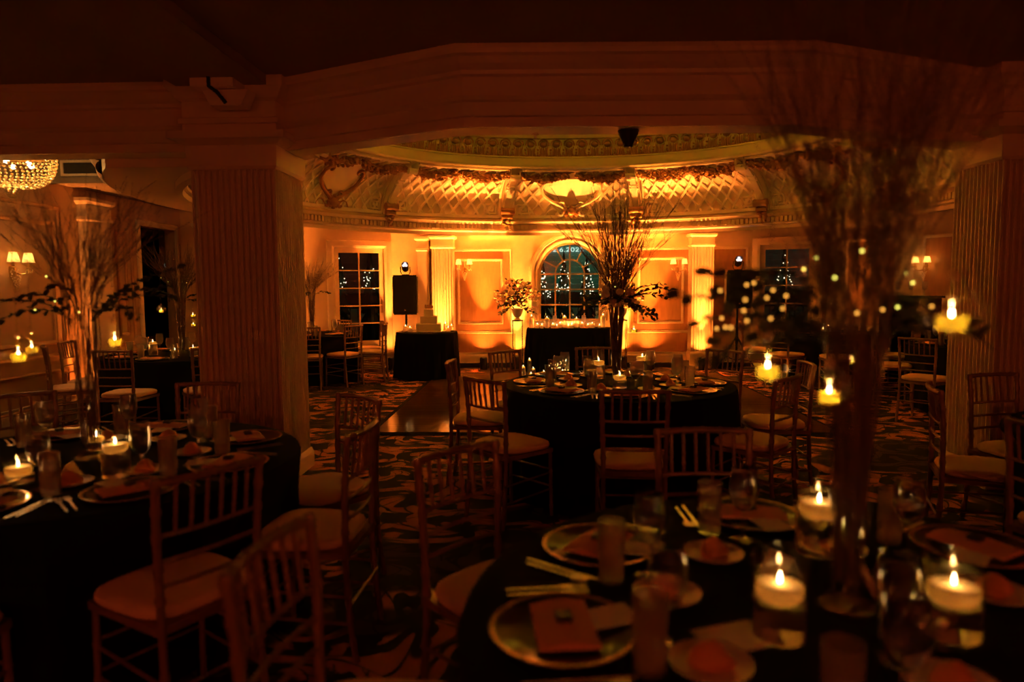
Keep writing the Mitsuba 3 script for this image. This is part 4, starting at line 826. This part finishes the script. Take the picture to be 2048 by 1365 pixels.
LEFT_BULBS = [(*p, YG) for p in ((-2.11, 2.805, 1.413), (-2.027, 2.812, 1.448), (-1.881, 2.747, 1.404), (-1.98, 2.705, 1.551), (-2.104, 2.765, 1.631))]
LB_BULBS = [(*p, YG) for p in ((-4.138, 7.427, 1.615), (-4.102, 7.502, 1.572), (-4.105, 7.6, 1.55), (-3.96, 7.535, 1.571), (-3.858, 7.436, 1.559), (-3.97, 7.579, 1.481))]
MID_BULBS = [(*p, YG) for p in ((0.589, 5.13, 1.489), (0.546, 5.123, 1.537), (0.479, 5.141, 1.43))]
# ================================================================ THE TABLES AND WHAT IS ON THEM
NEAR, LEFT, MID = (0.70, 1.50), (-1.93, 2.85), (0.62, 5.17)
LB, BLT, BR, FR, RT = (-3.98, 7.55), (-3.62, 10.75), (4.4, 10.6), (5.35, 8.4), (3.22, 3.25)
RAD = {NEAR: 0.87, LEFT: 0.86, MID: 0.86, LB: 0.86, BLT: 0.74, BR: 0.8, FR: 0.78, RT: 0.86}
def toward(bx, by, t, lab, turn=0.0):
    d = math.hypot(bx - t[0], by - t[1]); m = RAD.get(t, 0) + 0.31
    if t in RAD and d < m: bx, by = t[0] + (bx - t[0]) * m / d, t[1] + (by - t[1]) * m / d
    chair(bx, by, t[0], t[1], lab, turn)
# near right table
toward(-0.25, 2.35, NEAR, 'chiavari chair left of the near right table, back to the carpet aisle')
toward(0.67, 2.60, NEAR, 'chiavari chair behind the near right table, facing the camera beyond the goblets')
toward(-0.565, 1.49, (0.435, 1.36), 'nearest chiavari chair at the bottom of the frame, seen from behind at a slant')
# near left table
toward(-1.085, 2.15, (-1.955, 2.68), 'chiavari chair in front of the near left table, its whole cushion showing')
toward(-0.80, 2.78, LEFT, 'chiavari chair right of the near left table, seen from the side')
toward(-1.05, 3.46, LEFT, 'chiavari chair between the near left table and the left column base', 0.25)
toward(-2.00, 4.02, LEFT, 'chiavari chair on the far side of the near left table against the left column')
toward(-2.78, 3.55, LEFT, 'chiavari chair behind the vase of the near left table at the frame edge')
toward(-1.86, 1.66, LEFT, 'chiavari chair at the lower left corner with only its cushion edge showing')
# middle table
toward(0.548, 3.80, MID, 'chiavari chair in front of the middle table with its back to the camera')
toward(-0.30, 4.24, MID, 'chiavari chair at the front left of the middle table with a wide ivory cushion')
toward(-0.62, 5.22, MID, 'chiavari chair left of the middle table beside the dance floor corner')
toward(-0.25, 6.00, MID, 'chiavari chair behind the middle table at its left, before the floor candles')
toward(0.56, 6.32, MID, 'chiavari chair behind the middle table next to the branch vase')
toward(1.63, 6.02, MID, 'chiavari chair behind the middle table at its right')
toward(1.95, 5.07, MID, 'chiavari chair right of the middle table, farther of the two')
toward(1.55, 4.33, MID, 'chiavari chair at the front right of the middle table behind the hanging globe')
# table behind the left column
toward(-3.98, 6.28, LB, 'chiavari chair in front of the table behind the left column')
toward(-4.98, 7.35, LB, 'chiavari chair between the left wall and the table behind the left column')
toward(-3.18, 6.55, LB, 'chiavari chair half hidden by the left edge of the left column')
toward(-4.95, 6.75, LB, 'chiavari chair at the left wall below the crystal sconce')
# table before the left door
toward(-2.78, 10.2, (-3.7, 10.7), 'chiavari chair right of the left door table, turned three quarters away')
toward(-3.32, 9.75, BLT, 'chiavari chair just right of the left column at the left door table')
toward(-3.42, 11.72, BLT, 'chiavari chair between the left door table and the glazed door')
toward(-2.62, 11.35, (-3.6, 11.0), 'chiavari chair seen edge-on before the door handle side of the left door')
toward(-2.42, 10.68, (-3.6, 10.6), 'chiavari chair seen edge-on, nearer of the pair right of the left door table')
# table before the right door
toward(3.30, 10.95, BR, 'chiavari chair beside the right loudspeaker stand, seen edge-on')
toward(3.56, 10.0, BR, 'chiavari chair at the front left of the right door table')
toward(4.0, 11.62, BR, 'chiavari chair behind the right door table at the left side of the door')
toward(4.20, 9.55, BR, 'chiavari chair in front of the right door table, beside the tall near vase')
toward(5.30, 9.75, BR, 'chiavari chair at the front right of the right door table, right of the near vase')
# table behind the right column
toward(4.05, 7.35, FR, 'chiavari chair in front of the table behind the right column')
toward(4.3, 8.75, FR, 'chiavari chair left of the table behind the right column')
toward(5.85, 9.55, FR, 'chiavari chair on the far side of the table behind the right column')
toward(6.32, 8.75, FR, 'chiavari chair farthest right, beyond the table behind the right column')
# table off the right edge
toward(2.27, 3.86, (3.2, 3.5), 'chiavari chair at the right column base, its back towards the near vase')
toward(2.12, 2.82, (3.2, 3.1), 'chiavari chair at the right frame edge, nearest the camera there')
toward(2.92, 4.36, RT, 'chiavari chair in front of the flutes of the right column at the frame edge')

table(*NEAR, 0.87, 'large black-draped round table nearest the camera at the right', 1)
table(*LEFT, 0.86, 'large black-draped round table at the near left, in front of the left column', 2)
table(*MID, 0.86, 'black-draped round table in the middle of the room before the dance floor', 3)
table(*LB, 0.86, 'black-draped round table behind the left column beside the left wall', 4)
table(*BLT, 0.74, 'black-draped round table in front of the left glazed door', 5)
table(*BR, 0.8, 'black-draped round table in front of the right glazed door', 6)
table(*FR, 0.78, 'black-draped round table partly behind the right column', 7)
table(*RT, 0.86, 'black-draped round table off the right edge of the frame', 8)
for deg, s in ((188, 'left seat of the near right table'), (144, 'back left seat of the near right table'), (92, 'back seat of the near right table'), (37, 'back right seat of the near right table')): setting(*NEAR, deg, s, 3, 0.65)
for deg, s in ((-88, 'front seat of the near left table'), (-46, 'front right seat of the near left table'), (-8, 'right seat of the near left table'), (37, 'column-side seat of the near left table'), (92, 'back seat of the near left table'), (136, 'back left seat of the near left table')): setting(*LEFT, deg, s, 3, 0.65)
for deg, s in ((-93, 'camera-side seat of the middle table'), (-134, 'front left seat of the middle table'), (177, 'left seat of the middle table'), (138, 'back left seat of the middle table'), (93, 'back seat of the middle table'), (38, 'back right seat of the middle table'), (-5, 'right seat of the middle table'), (-43, 'front right seat of the middle table')): setting(*MID, deg, s, 3, 0.64)
for deg, s in ((-90, 'front'), (-40, 'front right'), (5, 'right'), (50, 'back right'), (95, 'back'), (140, 'back left'), (185, 'left'), (-130, 'front left')): setting(*LB, deg, f'{s} seat of the table behind the left column', 1, 0.64)
for deg, s in ((-80, 'front'), (-25, 'right'), (35, 'back right'), (90, 'back')): setting(*BLT, deg, f'{s} seat of the left door table', 1, 0.54)
for deg, s in ((-95, 'front'), (-145, 'front left'), (170, 'left'), (125, 'back left'), (-50, 'front right')): setting(*BR, deg, f'{s} seat of the right door table', 1, 0.58)
for deg, s in ((-130, 'front left'), (175, 'left'), (130, 'back left'), (-85, 'front')): setting(*FR, deg, f'{s} seat of the table behind the right column', 1, 0.56)
for deg, s in ((180, 'left'), (135, 'back left')): setting(*RT, deg, f'{s} seat of the table off the right edge', 1, 0.62)
# extra things on the near right table
def extra_bread(x, y, s):
    inst('bread_plate', bread, at(x, y, TOP), f'small white bread plate {s}', 'plate', 'bread plates'); one('bread_roll', roll_, at(x, y, TOP + 0.004, x * 9), f'golden bread roll {s}', 'bread', 'bread rolls')
extra_bread(0.337, 1.285, 'at the bottom of the near right table before the card'); extra_bread(0.76, 1.22, 'at the lower right corner of the frame below the candles')
M_ = at(0.415, 1.395, TOP, 0.35); one('menu_card', ent(box(-0.075, 0.075, -0.055, 0.055, 0, 0.0012), 'm_paper'), M_, 'large cream menu card lying flat on the near right table', 'card')
tent = ent(cat(extr(Polygon([(-0.035, 0), (0, 0.06), (0.035, 0), (0.033, 0), (0, 0.057), (-0.033, 0)]), 0.08)), 'm_paper')
for x, y, rz, lab in ((0.60, 1.74, 0.5, 'folded cream tent card between the two left candles of the near right table'), (0.80, 1.66, -0.5, 'folded cream tent card at the foot of the near right vase'), (-1.84, 2.60, 0.3, 'folded cream tent card beside the low candle of the near left table')):
    one('tent_card', tent, T().translate([x, y, TOP]).rotate([0, 0, 1], math.degrees(rz)).rotate([1, 0, 0], 90), lab, 'card')
shk = [('body', ent(lathe([(0, 0), (0.014, 0), (0.016, 0.01), (0.012, 0.045), (0, 0.045)], 12), 'm_glass', 40)), ('cap', ent(lathe([(0.0125, 0.044), (0.013, 0.055), (0.008, 0.062), (0, 0.063)], 12), 'm_silver', 40))]
for x, y, lab in ((0.82, 1.36, 'small glass salt shaker with a silver cap left of the right-hand candle'), (0.78, 1.345, 'small glass pepper shaker with a silver cap near the right-hand candle'), (-1.90, 2.53, 'small glass salt shaker beside the low candle of the near left table'), (-1.86, 2.515, 'small glass pepper shaker right of the low candle of the near left table')): inst('shaker', shk, at(x, y, TOP), lab, 'shaker')
for x, y, lab in ((0.50, 1.09, 'straight iced water glass at the bottom edge of the frame between two candles'), (1.02, 1.22, 'straight iced water glass at the lower right corner of the frame')): inst('highball_glass', highball, at(x, y, TOP), lab, 'glass', 'straight water glasses')
for x, y, lab in ((0.70, 1.31, 'clear stemmed goblet between the two front candles of the near right table'), (0.62, 1.13, 'clear stemmed goblet at the bottom edge of the frame below the candles')): inst('stemmed_goblet', goblet, at(x, y, TOP), lab, 'glass', 'stemmed goblets')
# candles
C3 = (((0.507, 1.40), 0.055, 0.185, 0.082, 'floating candle in a glass cylinder, front left on the near right table', 1.0), ((0.775, 1.86), 0.060, 0.195, 0.105, 'floating candle in a glass cylinder, farthest back on the near right table', 1.0), ((0.872, 1.415), 0.057, 0.175, 0.074, 'floating candle in a glass cylinder, at the right on the near right table', 1.0),
      ((-1.652, 2.58), 0.052, 0.15, 0.10, 'floating candle in a glass cylinder, right of the vase on the near left table', 0.8), ((-1.985, 2.50), 0.052, 0.10, 0.03, 'low floating candle in a glass cylinder at the left edge of the frame', 0.8), ((-2.02, 3.02), 0.036, 0.12, 0.04, 'low candle in a glass cylinder right behind the near left vase', 0.7),
      ((0.495, 5.41), 0.052, 0.19, 0.11, 'floating candle in a tall glass cylinder left of the middle vase', 0.8), ((0.872, 5.62), 0.054, 0.17, 0.12, 'floating candle in a glass cylinder at the right back of the middle table', 0.8), ((0.60, 4.90), 0.052, 0.12, 0.06, 'low floating candle in a glass cylinder in front of the middle vase', 0.8),
      ((-3.72, 7.25), 0.045, 0.14, 0.07, 'floating candle in a glass cylinder at the right on the table behind the left column', 0.4), ((-3.95, 7.30), 0.04, 0.10, 0.04, 'low candle in a glass cylinder before the vase behind the left column', 0.4), ((-4.25, 7.40), 0.045, 0.21, 0.12, 'tall glass cylinder with a candle left of the vase behind the left column', 0.4),
      ((4.48, 10.62), 0.045, 0.15, 0.06, 'floating candle in a glass cylinder on the right door table', 0.4), ((4.32, 10.42), 0.04, 0.1, 0.04, 'low candle in a glass cylinder at the left on the right door table', 0.4), ((-3.75, 10.6), 0.045, 0.15, 0.06, 'candle in a glass cylinder on the left door table beside the column', 0.4), ((5.2, 8.35), 0.045, 0.15, 0.06, 'candle in a glass cylinder on the table behind the right column', 0.3))
for (x, y), r, h, wl, lab, w in C3: cylinder_candle(x, y, TOP, r, h, wl, lab, 95, w)
# tall vases
arrangement(0.71, 1.54, 'tall bundle of brown twigs with dark leaves and tiny lights in the near right vase', 'tall trumpet glass vase on the near right table', 60, 0.32, 2.2, 11,
            [(178, 0.30, 0.37, 22), (165, 0.55, 0.30, 18), (190, 0.05, 0.30, 18), (160, 0.1, 0.33, 16), (200, -0.08, 0.27, 14), (183, -0.18, 0.33, 14), (5, 0.1, 0.24, 16), (-20, 0.0, 0.22, 12), (30, 0.35, 0.2, 12), (185, 0.75, 0.24, 14)], 0, FRONT_BULBS, 0.042, 0.002, [(0.655, 1.10, 1.80), (0.438, 1.30, 1.72), (0.575, 1.35, 1.75)])
arrangement(-1.95, 2.87, 'spray of brown twigs with feathery leaves and tiny lights in the near left vase', 'tall trumpet glass vase on the near left table', 34, 0.40, 2.0, 12,
            [(10, 0.62, 0.40, 30), (0, 0.4, 0.36, 26), (-15, 0.05, 0.28, 20), (30, 0.3, 0.33, 20), (170, 0.35, 0.30, 20), (190, 0.0, 0.30, 18), (150, 0.6, 0.26, 16), (185, 0.2, 0.36, 18)], 0, LEFT_BULBS, 0.04, 0.002, [(-1.391, 2.20, 1.75), (-1.643, 2.10, 1.7), (-1.826, 2.40, 1.7)])
arrangement(0.61, 5.2, 'tall spray of twigs above a ruff of pale roses and leaves in the middle vase', 'tall trumpet glass vase on the middle table', 64, 0.55, 2.28, 13,
            [(0, 0.25, 0.42, 28), (-10, 0.1, 0.36, 26), (15, 0.4, 0.36, 24), (180, 0.1, 0.26, 18), (160, -0.2, 0.26, 18), (200, -0.3, 0.25, 18), (-20, -0.4, 0.28, 20), (20, -0.5, 0.28, 20), (-60, -0.2, 0.2, 16), (-120, -0.1, 0.22, 16), (-90, 0.0, 0.2, 14)], 16, MID_BULBS, 0.045, 0.003, [(0.699, 4.90, 1.5)])
arrangement(-4.0, 7.55, 'spray of twigs with tiny lights in the vase before the dark doorway', 'tall trumpet glass vase before the dark doorway', 50, 0.5, 2.0, 14,
            [(180, 0.3, 0.35, 20), (0, 0.1, 0.3, 18), (160, 0.1, 0.3, 18), (20, -0.3, 0.3, 16), (-90, 0, 0.2, 14)], 0, LB_BULBS, 0.045, 0.003, [(-3.94, 7.05, 1.6), (-3.63, 7.1, 1.6)])
arrangement(4.5, 10.85, 'spray of twigs in the vase on the right door table', 'tall trumpet glass vase on the right door table', 40, 0.5, 2.0, 15, [(180, 0.2, 0.3, 16), (0, 0.1, 0.3, 16), (-90, 0, 0.2, 12)], 0, (), 0.045, 0.003)
arrangement(-3.62, 10.9, 'spray of twigs on the left door table beside the left column', 'tall trumpet glass vase on the left door table beside the column', 40, 0.5, 2.0, 16, [(0, 0.1, 0.3, 16), (-90, 0, 0.2, 12)], 0, (), 0.045, 0.003)
for x, y, z, zt, s, lab in ((0.655, 1.10, 1.448, 1.80, 1.12, 'hanging candle globe in front of the right column, right of the near vase'), (0.438, 1.30, 1.344, 1.72, 1.0, 'hanging candle globe left of the near vase, the higher one'), (0.575, 1.35, 1.288, 1.75, 0.95, 'hanging candle globe left of the near vase, the lower one'),
                            (-1.391, 2.20, 1.333, 1.75, 1.0, 'hanging candle globe right of the near left vase'), (-1.643, 2.10, 1.295, 1.7, 1.0, 'hanging candle globe at the left frame edge, front one of the pair'), (-1.826, 2.40, 1.291, 1.7, 0.95, 'hanging candle globe at the left frame edge, rear one of the pair'),
                            (0.699, 4.90, 1.185, 1.5, 1.15, 'hanging candle globe right of the middle vase'), (-3.94, 7.05, 1.27, 1.6, 1.1, 'hanging candle globe in front of the dark doorway'), (-3.63, 7.1, 1.22, 1.6, 1.1, 'hanging candle globe left of the left column, upper of two'), (-3.62, 7.08, 1.12, 1.17, 1.1, 'hanging candle globe left of the left column, lower of two')):
    globe(x, y, z, zt, lab, 95, 0.2, s)

# ================================================================ SWEETHEART TABLE, CAKE TABLE, SPEAKERS
k_ = put('draped_long_table', ent(cloth(0, 0.76, 9, (0.74, 0.24)), 'm_cloth', 40), None, at(0.575, 12.02)); tag(k_, 'black-draped long table under the arched window crowded with candles', 'table')
SWC = [(-0.08, 12.0, 0.045, 0.26, 0.18), (0.19, 11.95, 0.04, 0.22, 0.16), (0.02, 11.9, 0.035, 0.12, 0.05), (0.10, 11.88, 0.03, 0.1, 0.04), (0.29, 11.9, 0.035, 0.12, 0.05), (0.42, 11.98, 0.035, 0.14, 0.06), (0.50, 12.02, 0.04, 0.24, 0.17), (0.62, 11.9, 0.035, 0.12, 0.04), (0.71, 12.0, 0.04, 0.2, 0.14), (0.80, 11.92, 0.035, 0.13, 0.06), (0.90, 11.9, 0.03, 0.1, 0.04), (0.98, 11.95, 0.045, 0.12, 0.05), (1.10, 11.9, 0.03, 0.1, 0.03), (1.17, 12.0, 0.045, 0.27, 0.19), (0.36, 11.88, 0.03, 0.09, 0.03), (0.56, 11.87, 0.03, 0.09, 0.03)]
for i, (x, y, r, h, wl) in enumerate(SWC): cylinder_candle(x, y, TOP, r, h, wl, f'candle in a {"tall" if h > 0.18 else "low"} glass on the window table, {["leftmost", "second", "third", "fourth", "fifth", "sixth", "seventh", "eighth", "ninth", "tenth", "eleventh", "twelfth", "thirteenth", "rightmost", "fifth from left in the front row", "eighth from left in the front row"][i]}' + (' from the left' if 0 < i < 13 else ''), 70, 0.02, 'candles on the window table')
for i, x in enumerate((0.33, 0.84)):
    inst('stemmed_goblet', goblet, at(x, 12.08, TOP), f'clear stemmed goblet on the window table, {["left", "right"][i]} of two', 'glass'); one('folded_napkin', napkin, at(x, 11.93, TOP - 0.014, 0), f'folded peach napkin on the window table, {["left", "right"][i]} of two', 'napkin')
q = random.Random(21); spots = []
while len(spots) < 24:
    x, y = (q.uniform(-0.2, 0.5) if len(spots) < 19 else q.uniform(0.7, 1.0)), q.uniform(9.6, 11.35)
    if all(math.hypot(x - a, y - b) > 0.13 for a, b in spots): spots.append((x, y))
NTH = 'leftmost second third fourth fifth sixth seventh eighth ninth tenth eleventh twelfth thirteenth fourteenth fifteenth sixteenth seventeenth eighteenth nineteenth twentieth twenty-first twenty-second twenty-third rightmost'.split()
spots.sort(key=lambda s: s[0] / s[1])
for i, (x, y) in enumerate(spots):
    hh = q.choice((0.06, 0.12, 0.17, 0.24)); cylinder_candle(x, y, 0.0235, 0.034, hh + 0.05, hh, f'{"tall" if hh > 0.15 else "low"} floor candle in glass, {NTH[i]}' + ('' if i in (0, 23) else ' from the left') + ' of the dance floor cluster', 70, 0.02, 'floor candles before the window table')
def pedestal(x, y, side):
    t = thing('acrylic_pedestal', f'tall clear acrylic pedestal with dark edges {side} of the window table', 'pedestal'); w = 0.085; H_ = 0.88
    es = [box(x + sx * w - 0.005, x + sx * w + 0.005, y + sy * w - 0.005, y + sy * w + 0.005, 0.0, H_) for sx in (-1, 1) for sy in (-1, 1)]
    put('edge_frame', ent(cat(*es, box(x - w, x + w, y - w, y + w, 0.0, 0.012)), 'm_black'), t); put('top', ent(box(x - w - 0.008, x + w + 0.008, y - w - 0.008, y + w + 0.008, H_, H_ + 0.018), 'm_black'), t)
    for k in range(4):
        M_ = at(x, y, 0, k * PI / 2); put('panel', ent(mk([[-w + 0.005, -w, 0.012], [w - 0.005, -w, 0.012], [w - 0.005, -w, H_], [-w + 0.005, -w, H_]], [[0, 1, 2, 3]]), 'm_glass'), t, M_)
    u = put('urn', ent(lathe([(0, 0), (0.05, 0), (0.052, 0.012), (0.03, 0.025), (0.024, 0.04), (0.05, 0.065), (0.07, 0.11), (0.078, 0.165), (0.088, 0.18), (0.086, 0.19), (0.06, 0.185), (0, 0.175)] and [(r_ * 1.25, z_ * 1.08) for r_, z_ in ((0, 0), (0.05, 0), (0.052, 0.012), (0.03, 0.025), (0.024, 0.04), (0.05, 0.065), (0.07, 0.11), (0.078, 0.165), (0.088, 0.18), (0.086, 0.19), (0.06, 0.185), (0, 0.175))], 24), 'm_urn', 40), None, at(x, y, H_ + 0.019)); tag(u, f'pale footed urn holding flowers on the pedestal {side} of the window table', 'urn')
    b = thing('flower_arrangement', f'round bouquet of pale roses and dark leaves in the urn {side} of the window table', 'flower arrangement'); qq = random.Random(int(x * 10)); zc = H_ + 0.40
    fo = []
    for k in range(28):
        a, el = qq.uniform(0, 2 * PI), qq.uniform(-0.5, 1.2); d = np.array([math.cos(a) * math.cos(el), math.sin(a) * math.cos(el) * 0.8, math.sin(el)]); o = np.array([x, y, zc - 0.1]); L = qq.uniform(0.36, 0.5)
        fo += sprig(bezier([o, o + d * L * 0.4, o + d * L * 0.7 + np.array([0, 0, 0.02]), o + d * L + np.array([0, 0, -0.05 if el < 0.3 else 0.03])], 10), 13, 0.075, 0.022, qq)
    put('foliage', ent(cat(*fo), 'm_leaf'), b, label='dark green foliage', kind='stuff')
    for k in range(60):
        a, el = k * 2.4, -0.45 + 1.8 * (k / 60); R = qq.uniform(0.27, 0.40); put('bloom', BL[k % 3 == 0], b, at(x + R * math.cos(a) * math.cos(el), y + R * 0.75 * math.sin(a) * math.cos(el), zc + R * 0.8 * math.sin(el), qq.uniform(0, 6), qq.choice((0.03, 0.034, 0.04, 0.06))), label='pale bloom')
pedestal(-0.33, 12.06, 'left'); pedestal(1.50, 12.06, 'right')
# cake table
k_ = put('draped_cake_table', ent(cloth(0.5, 0.76, 10), 'm_cloth', 40), None, at(-1.80, 11.18)); tag(k_, 'small black-draped round table carrying the tiered cake', 'table')
t = thing('wedding_cake', 'white square three-tier cake with a gilded leaf on top', 'cake'); cx_, cy_ = -1.77, 11.2
put('cake_stand', ent(lathe([(0, 0), (0.27, 0), (0.28, 0.008), (0.27, 0.014), (0, 0.014)], 32), 'm_silver', 30), t, at(cx_, cy_, TOP))
for w, z0, z1 in ((0.20, 0.014, 0.135), (0.138, 0.135, 0.255), (0.078, 0.255, 0.37)): put('tier', ent(box(-w, w, -w, w, z0, z1, 0.006), 'm_icing'), t, at(cx_, cy_, TOP, 0.12))
fo = []
qq = random.Random(4)
for k in range(9): v, f = leaf(np.array([-0.05 + 0.012 * k, 0, 0.37]), np.array([qq.gauss(0, 0.6), qq.gauss(0, 0.4), 1]), np.array([0, 1, 0.2]), 0.08, 0.018); fo.append(trimesh.Trimesh(v, f, process=False))
put('leaf_topper', ent(cat(*fo), 'm_brass'), t, at(cx_, cy_, TOP))
for i, (x, y, h, wl, r) in enumerate(((-2.16, 11.2, 0.24, 0.06, 0.045), (-2.06, 11.05, 0.13, 0.05, 0.04), (-1.50, 11.25, 0.25, 0.1, 0.04), (-1.42, 11.4, 0.2, 0.06, 0.04), (-1.44, 11.12, 0.11, 0.04, 0.04))):
    cylinder_candle(x, y, TOP, r, h, wl, ['candle in a tall glass cylinder left of the cake', 'candle in a low glass in front of the cake at its left', 'candle in a tall glass cylinder right of the cake', 'candle in a glass cylinder at the far right of the cake table', 'candle in a low glass at the front right of the cake'][i], 70, 0.03, 'candles on the cake table')
for i, (x, y) in enumerate(((-2.2, 10.98), (-1.95, 10.93), (-1.62, 10.92))): inst('bread_plate', bread, at(x, y, TOP), f'small plate at the front edge of the cake table, {["left", "middle", "right"][i]} one', 'plate')
# loudspeakers with lamps on top
def speaker(x, y, zb, h, rz, side, sgn):
    t = thing('loudspeaker', f'black loudspeaker box on a tripod {side}', 'loudspeaker'); w, d = 0.20, 0.17
    body = extr(Polygon([(-w, -d), (w, -d), (w, d * 0.2), (w * 0.7, d), (-w * 0.7, d), (-w, d * 0.2)]).buffer(0.012), h - 0.05, zb + 0.025)
    put('cabinet', ent(cat(body, extr(Polygon([(-w, -d), (w, -d), (w * 0.7, d), (-w * 0.7, d)]), h, zb)), 'm_black'), t, at(x, y, 0, rz)); put('grille', ent(box(-w + 0.015, w - 0.015, -d - 0.022, -d - 0.012, zb + 0.05, zb + h - 0.04, 0.004), 'm_grille2'), t, at(x, y, 0, rz))
    put('badge', ent(box(-0.012, 0.012, -d - 0.026, -d - 0.022, zb + 0.07, zb + 0.09), 'm_silver'), t, at(x, y, 0, rz))
    s = thing('speaker_stand', f'black tripod stand under the loudspeaker {side}', 'stand'); put('pole', ent(cat(tube([(x, y, 0.12), (x, y, zb - 0.001)], 0.019, 10), tube([(x, y, 0.5), (x, y, 0.78)], 0.026, 10)), 'm_black', 40), s)
    for k in range(3):
        a = rz + PI / 2 + k * 2 * PI / 3 + sgn; dx, dy = math.cos(a), math.sin(a); put('leg', ent(tube([(x, y, 0.62), (x + 0.4 * dx, y + 0.4 * dy, 0.016)], 0.015, 8), 'm_black', 40), s); put('brace', ent(tube([(x, y, 0.2), (x + 0.22 * dx, y + 0.22 * dy, 0.29)], 0.008, 6), 'm_black', 40), s)
    p = thing('stage_lamp', f'small black lamp with three white diodes on the loudspeaker {side}', 'stage lamp'); zt = zb + h
    M_ = T().translate([x, y - 0.02, zt + 0.15]).rotate([0, 0, 1], math.degrees(rz) + sgn * 6).rotate([1, 0, 0], 62)
    put('housing', ent(lathe([(0, -0.10), (0.05, -0.10), (0.062, -0.06), (0.062, 0.075), (0.056, 0.075), (0.054, 0.06), (0, 0.06)], 16), 'm_black', 40), p, M_)
    for k in range(3):
        a = k * 2 * PI / 3 + PI / 2; put('diode', ent(ico(0.021, (0.027 * math.cos(a), 0.027 * math.sin(a), 0.066), 1, (1, 1, 0.4)), 'm_wax', True, emit((14, 10, 9.5), 0.02)), p, M_)
    put('bracket', ent(tube([(x - 0.08, y - 0.02, zt + 0.15), (x - 0.085, y, zt + 0.06), (x - 0.06, y, zt + 0.008), (x + 0.06, y, zt + 0.008), (x + 0.085, y, zt + 0.06), (x + 0.08, y - 0.02, zt + 0.15)], 0.008, 6), 'm_black'), p)
scene['m_grille2'] = pri((0.02, 0.02, 0.02), 0.8)
speaker(-2.30, 12.02, 1.01, 0.69, 0.1, 'left of the cake', 0.35); speaker(3.42, 11.75, 1.10, 0.64, -0.1, 'right of the right pilaster', -0.2)
# bar at the right
t = thing('bar_counter', 'black-draped bar counter at the far right beside the right column', 'counter')
put('front', ent(box(5.3, 6.02, 10.35, 10.75, 0.0, 1.28, 0.01), 'm_cloth'), t); put('top', ent(box(5.27, 6.05, 10.33, 10.77, 1.281, 1.31, 0.004), 'm_black'), t)
for i, x in enumerate((5.45, 5.65, 5.85)): inst('stemmed_goblet', goblet, at(x, 10.52, 1.3105), f'clear stemmed goblet on the bar counter, {["left", "middle", "right"][i]} one', 'glass')
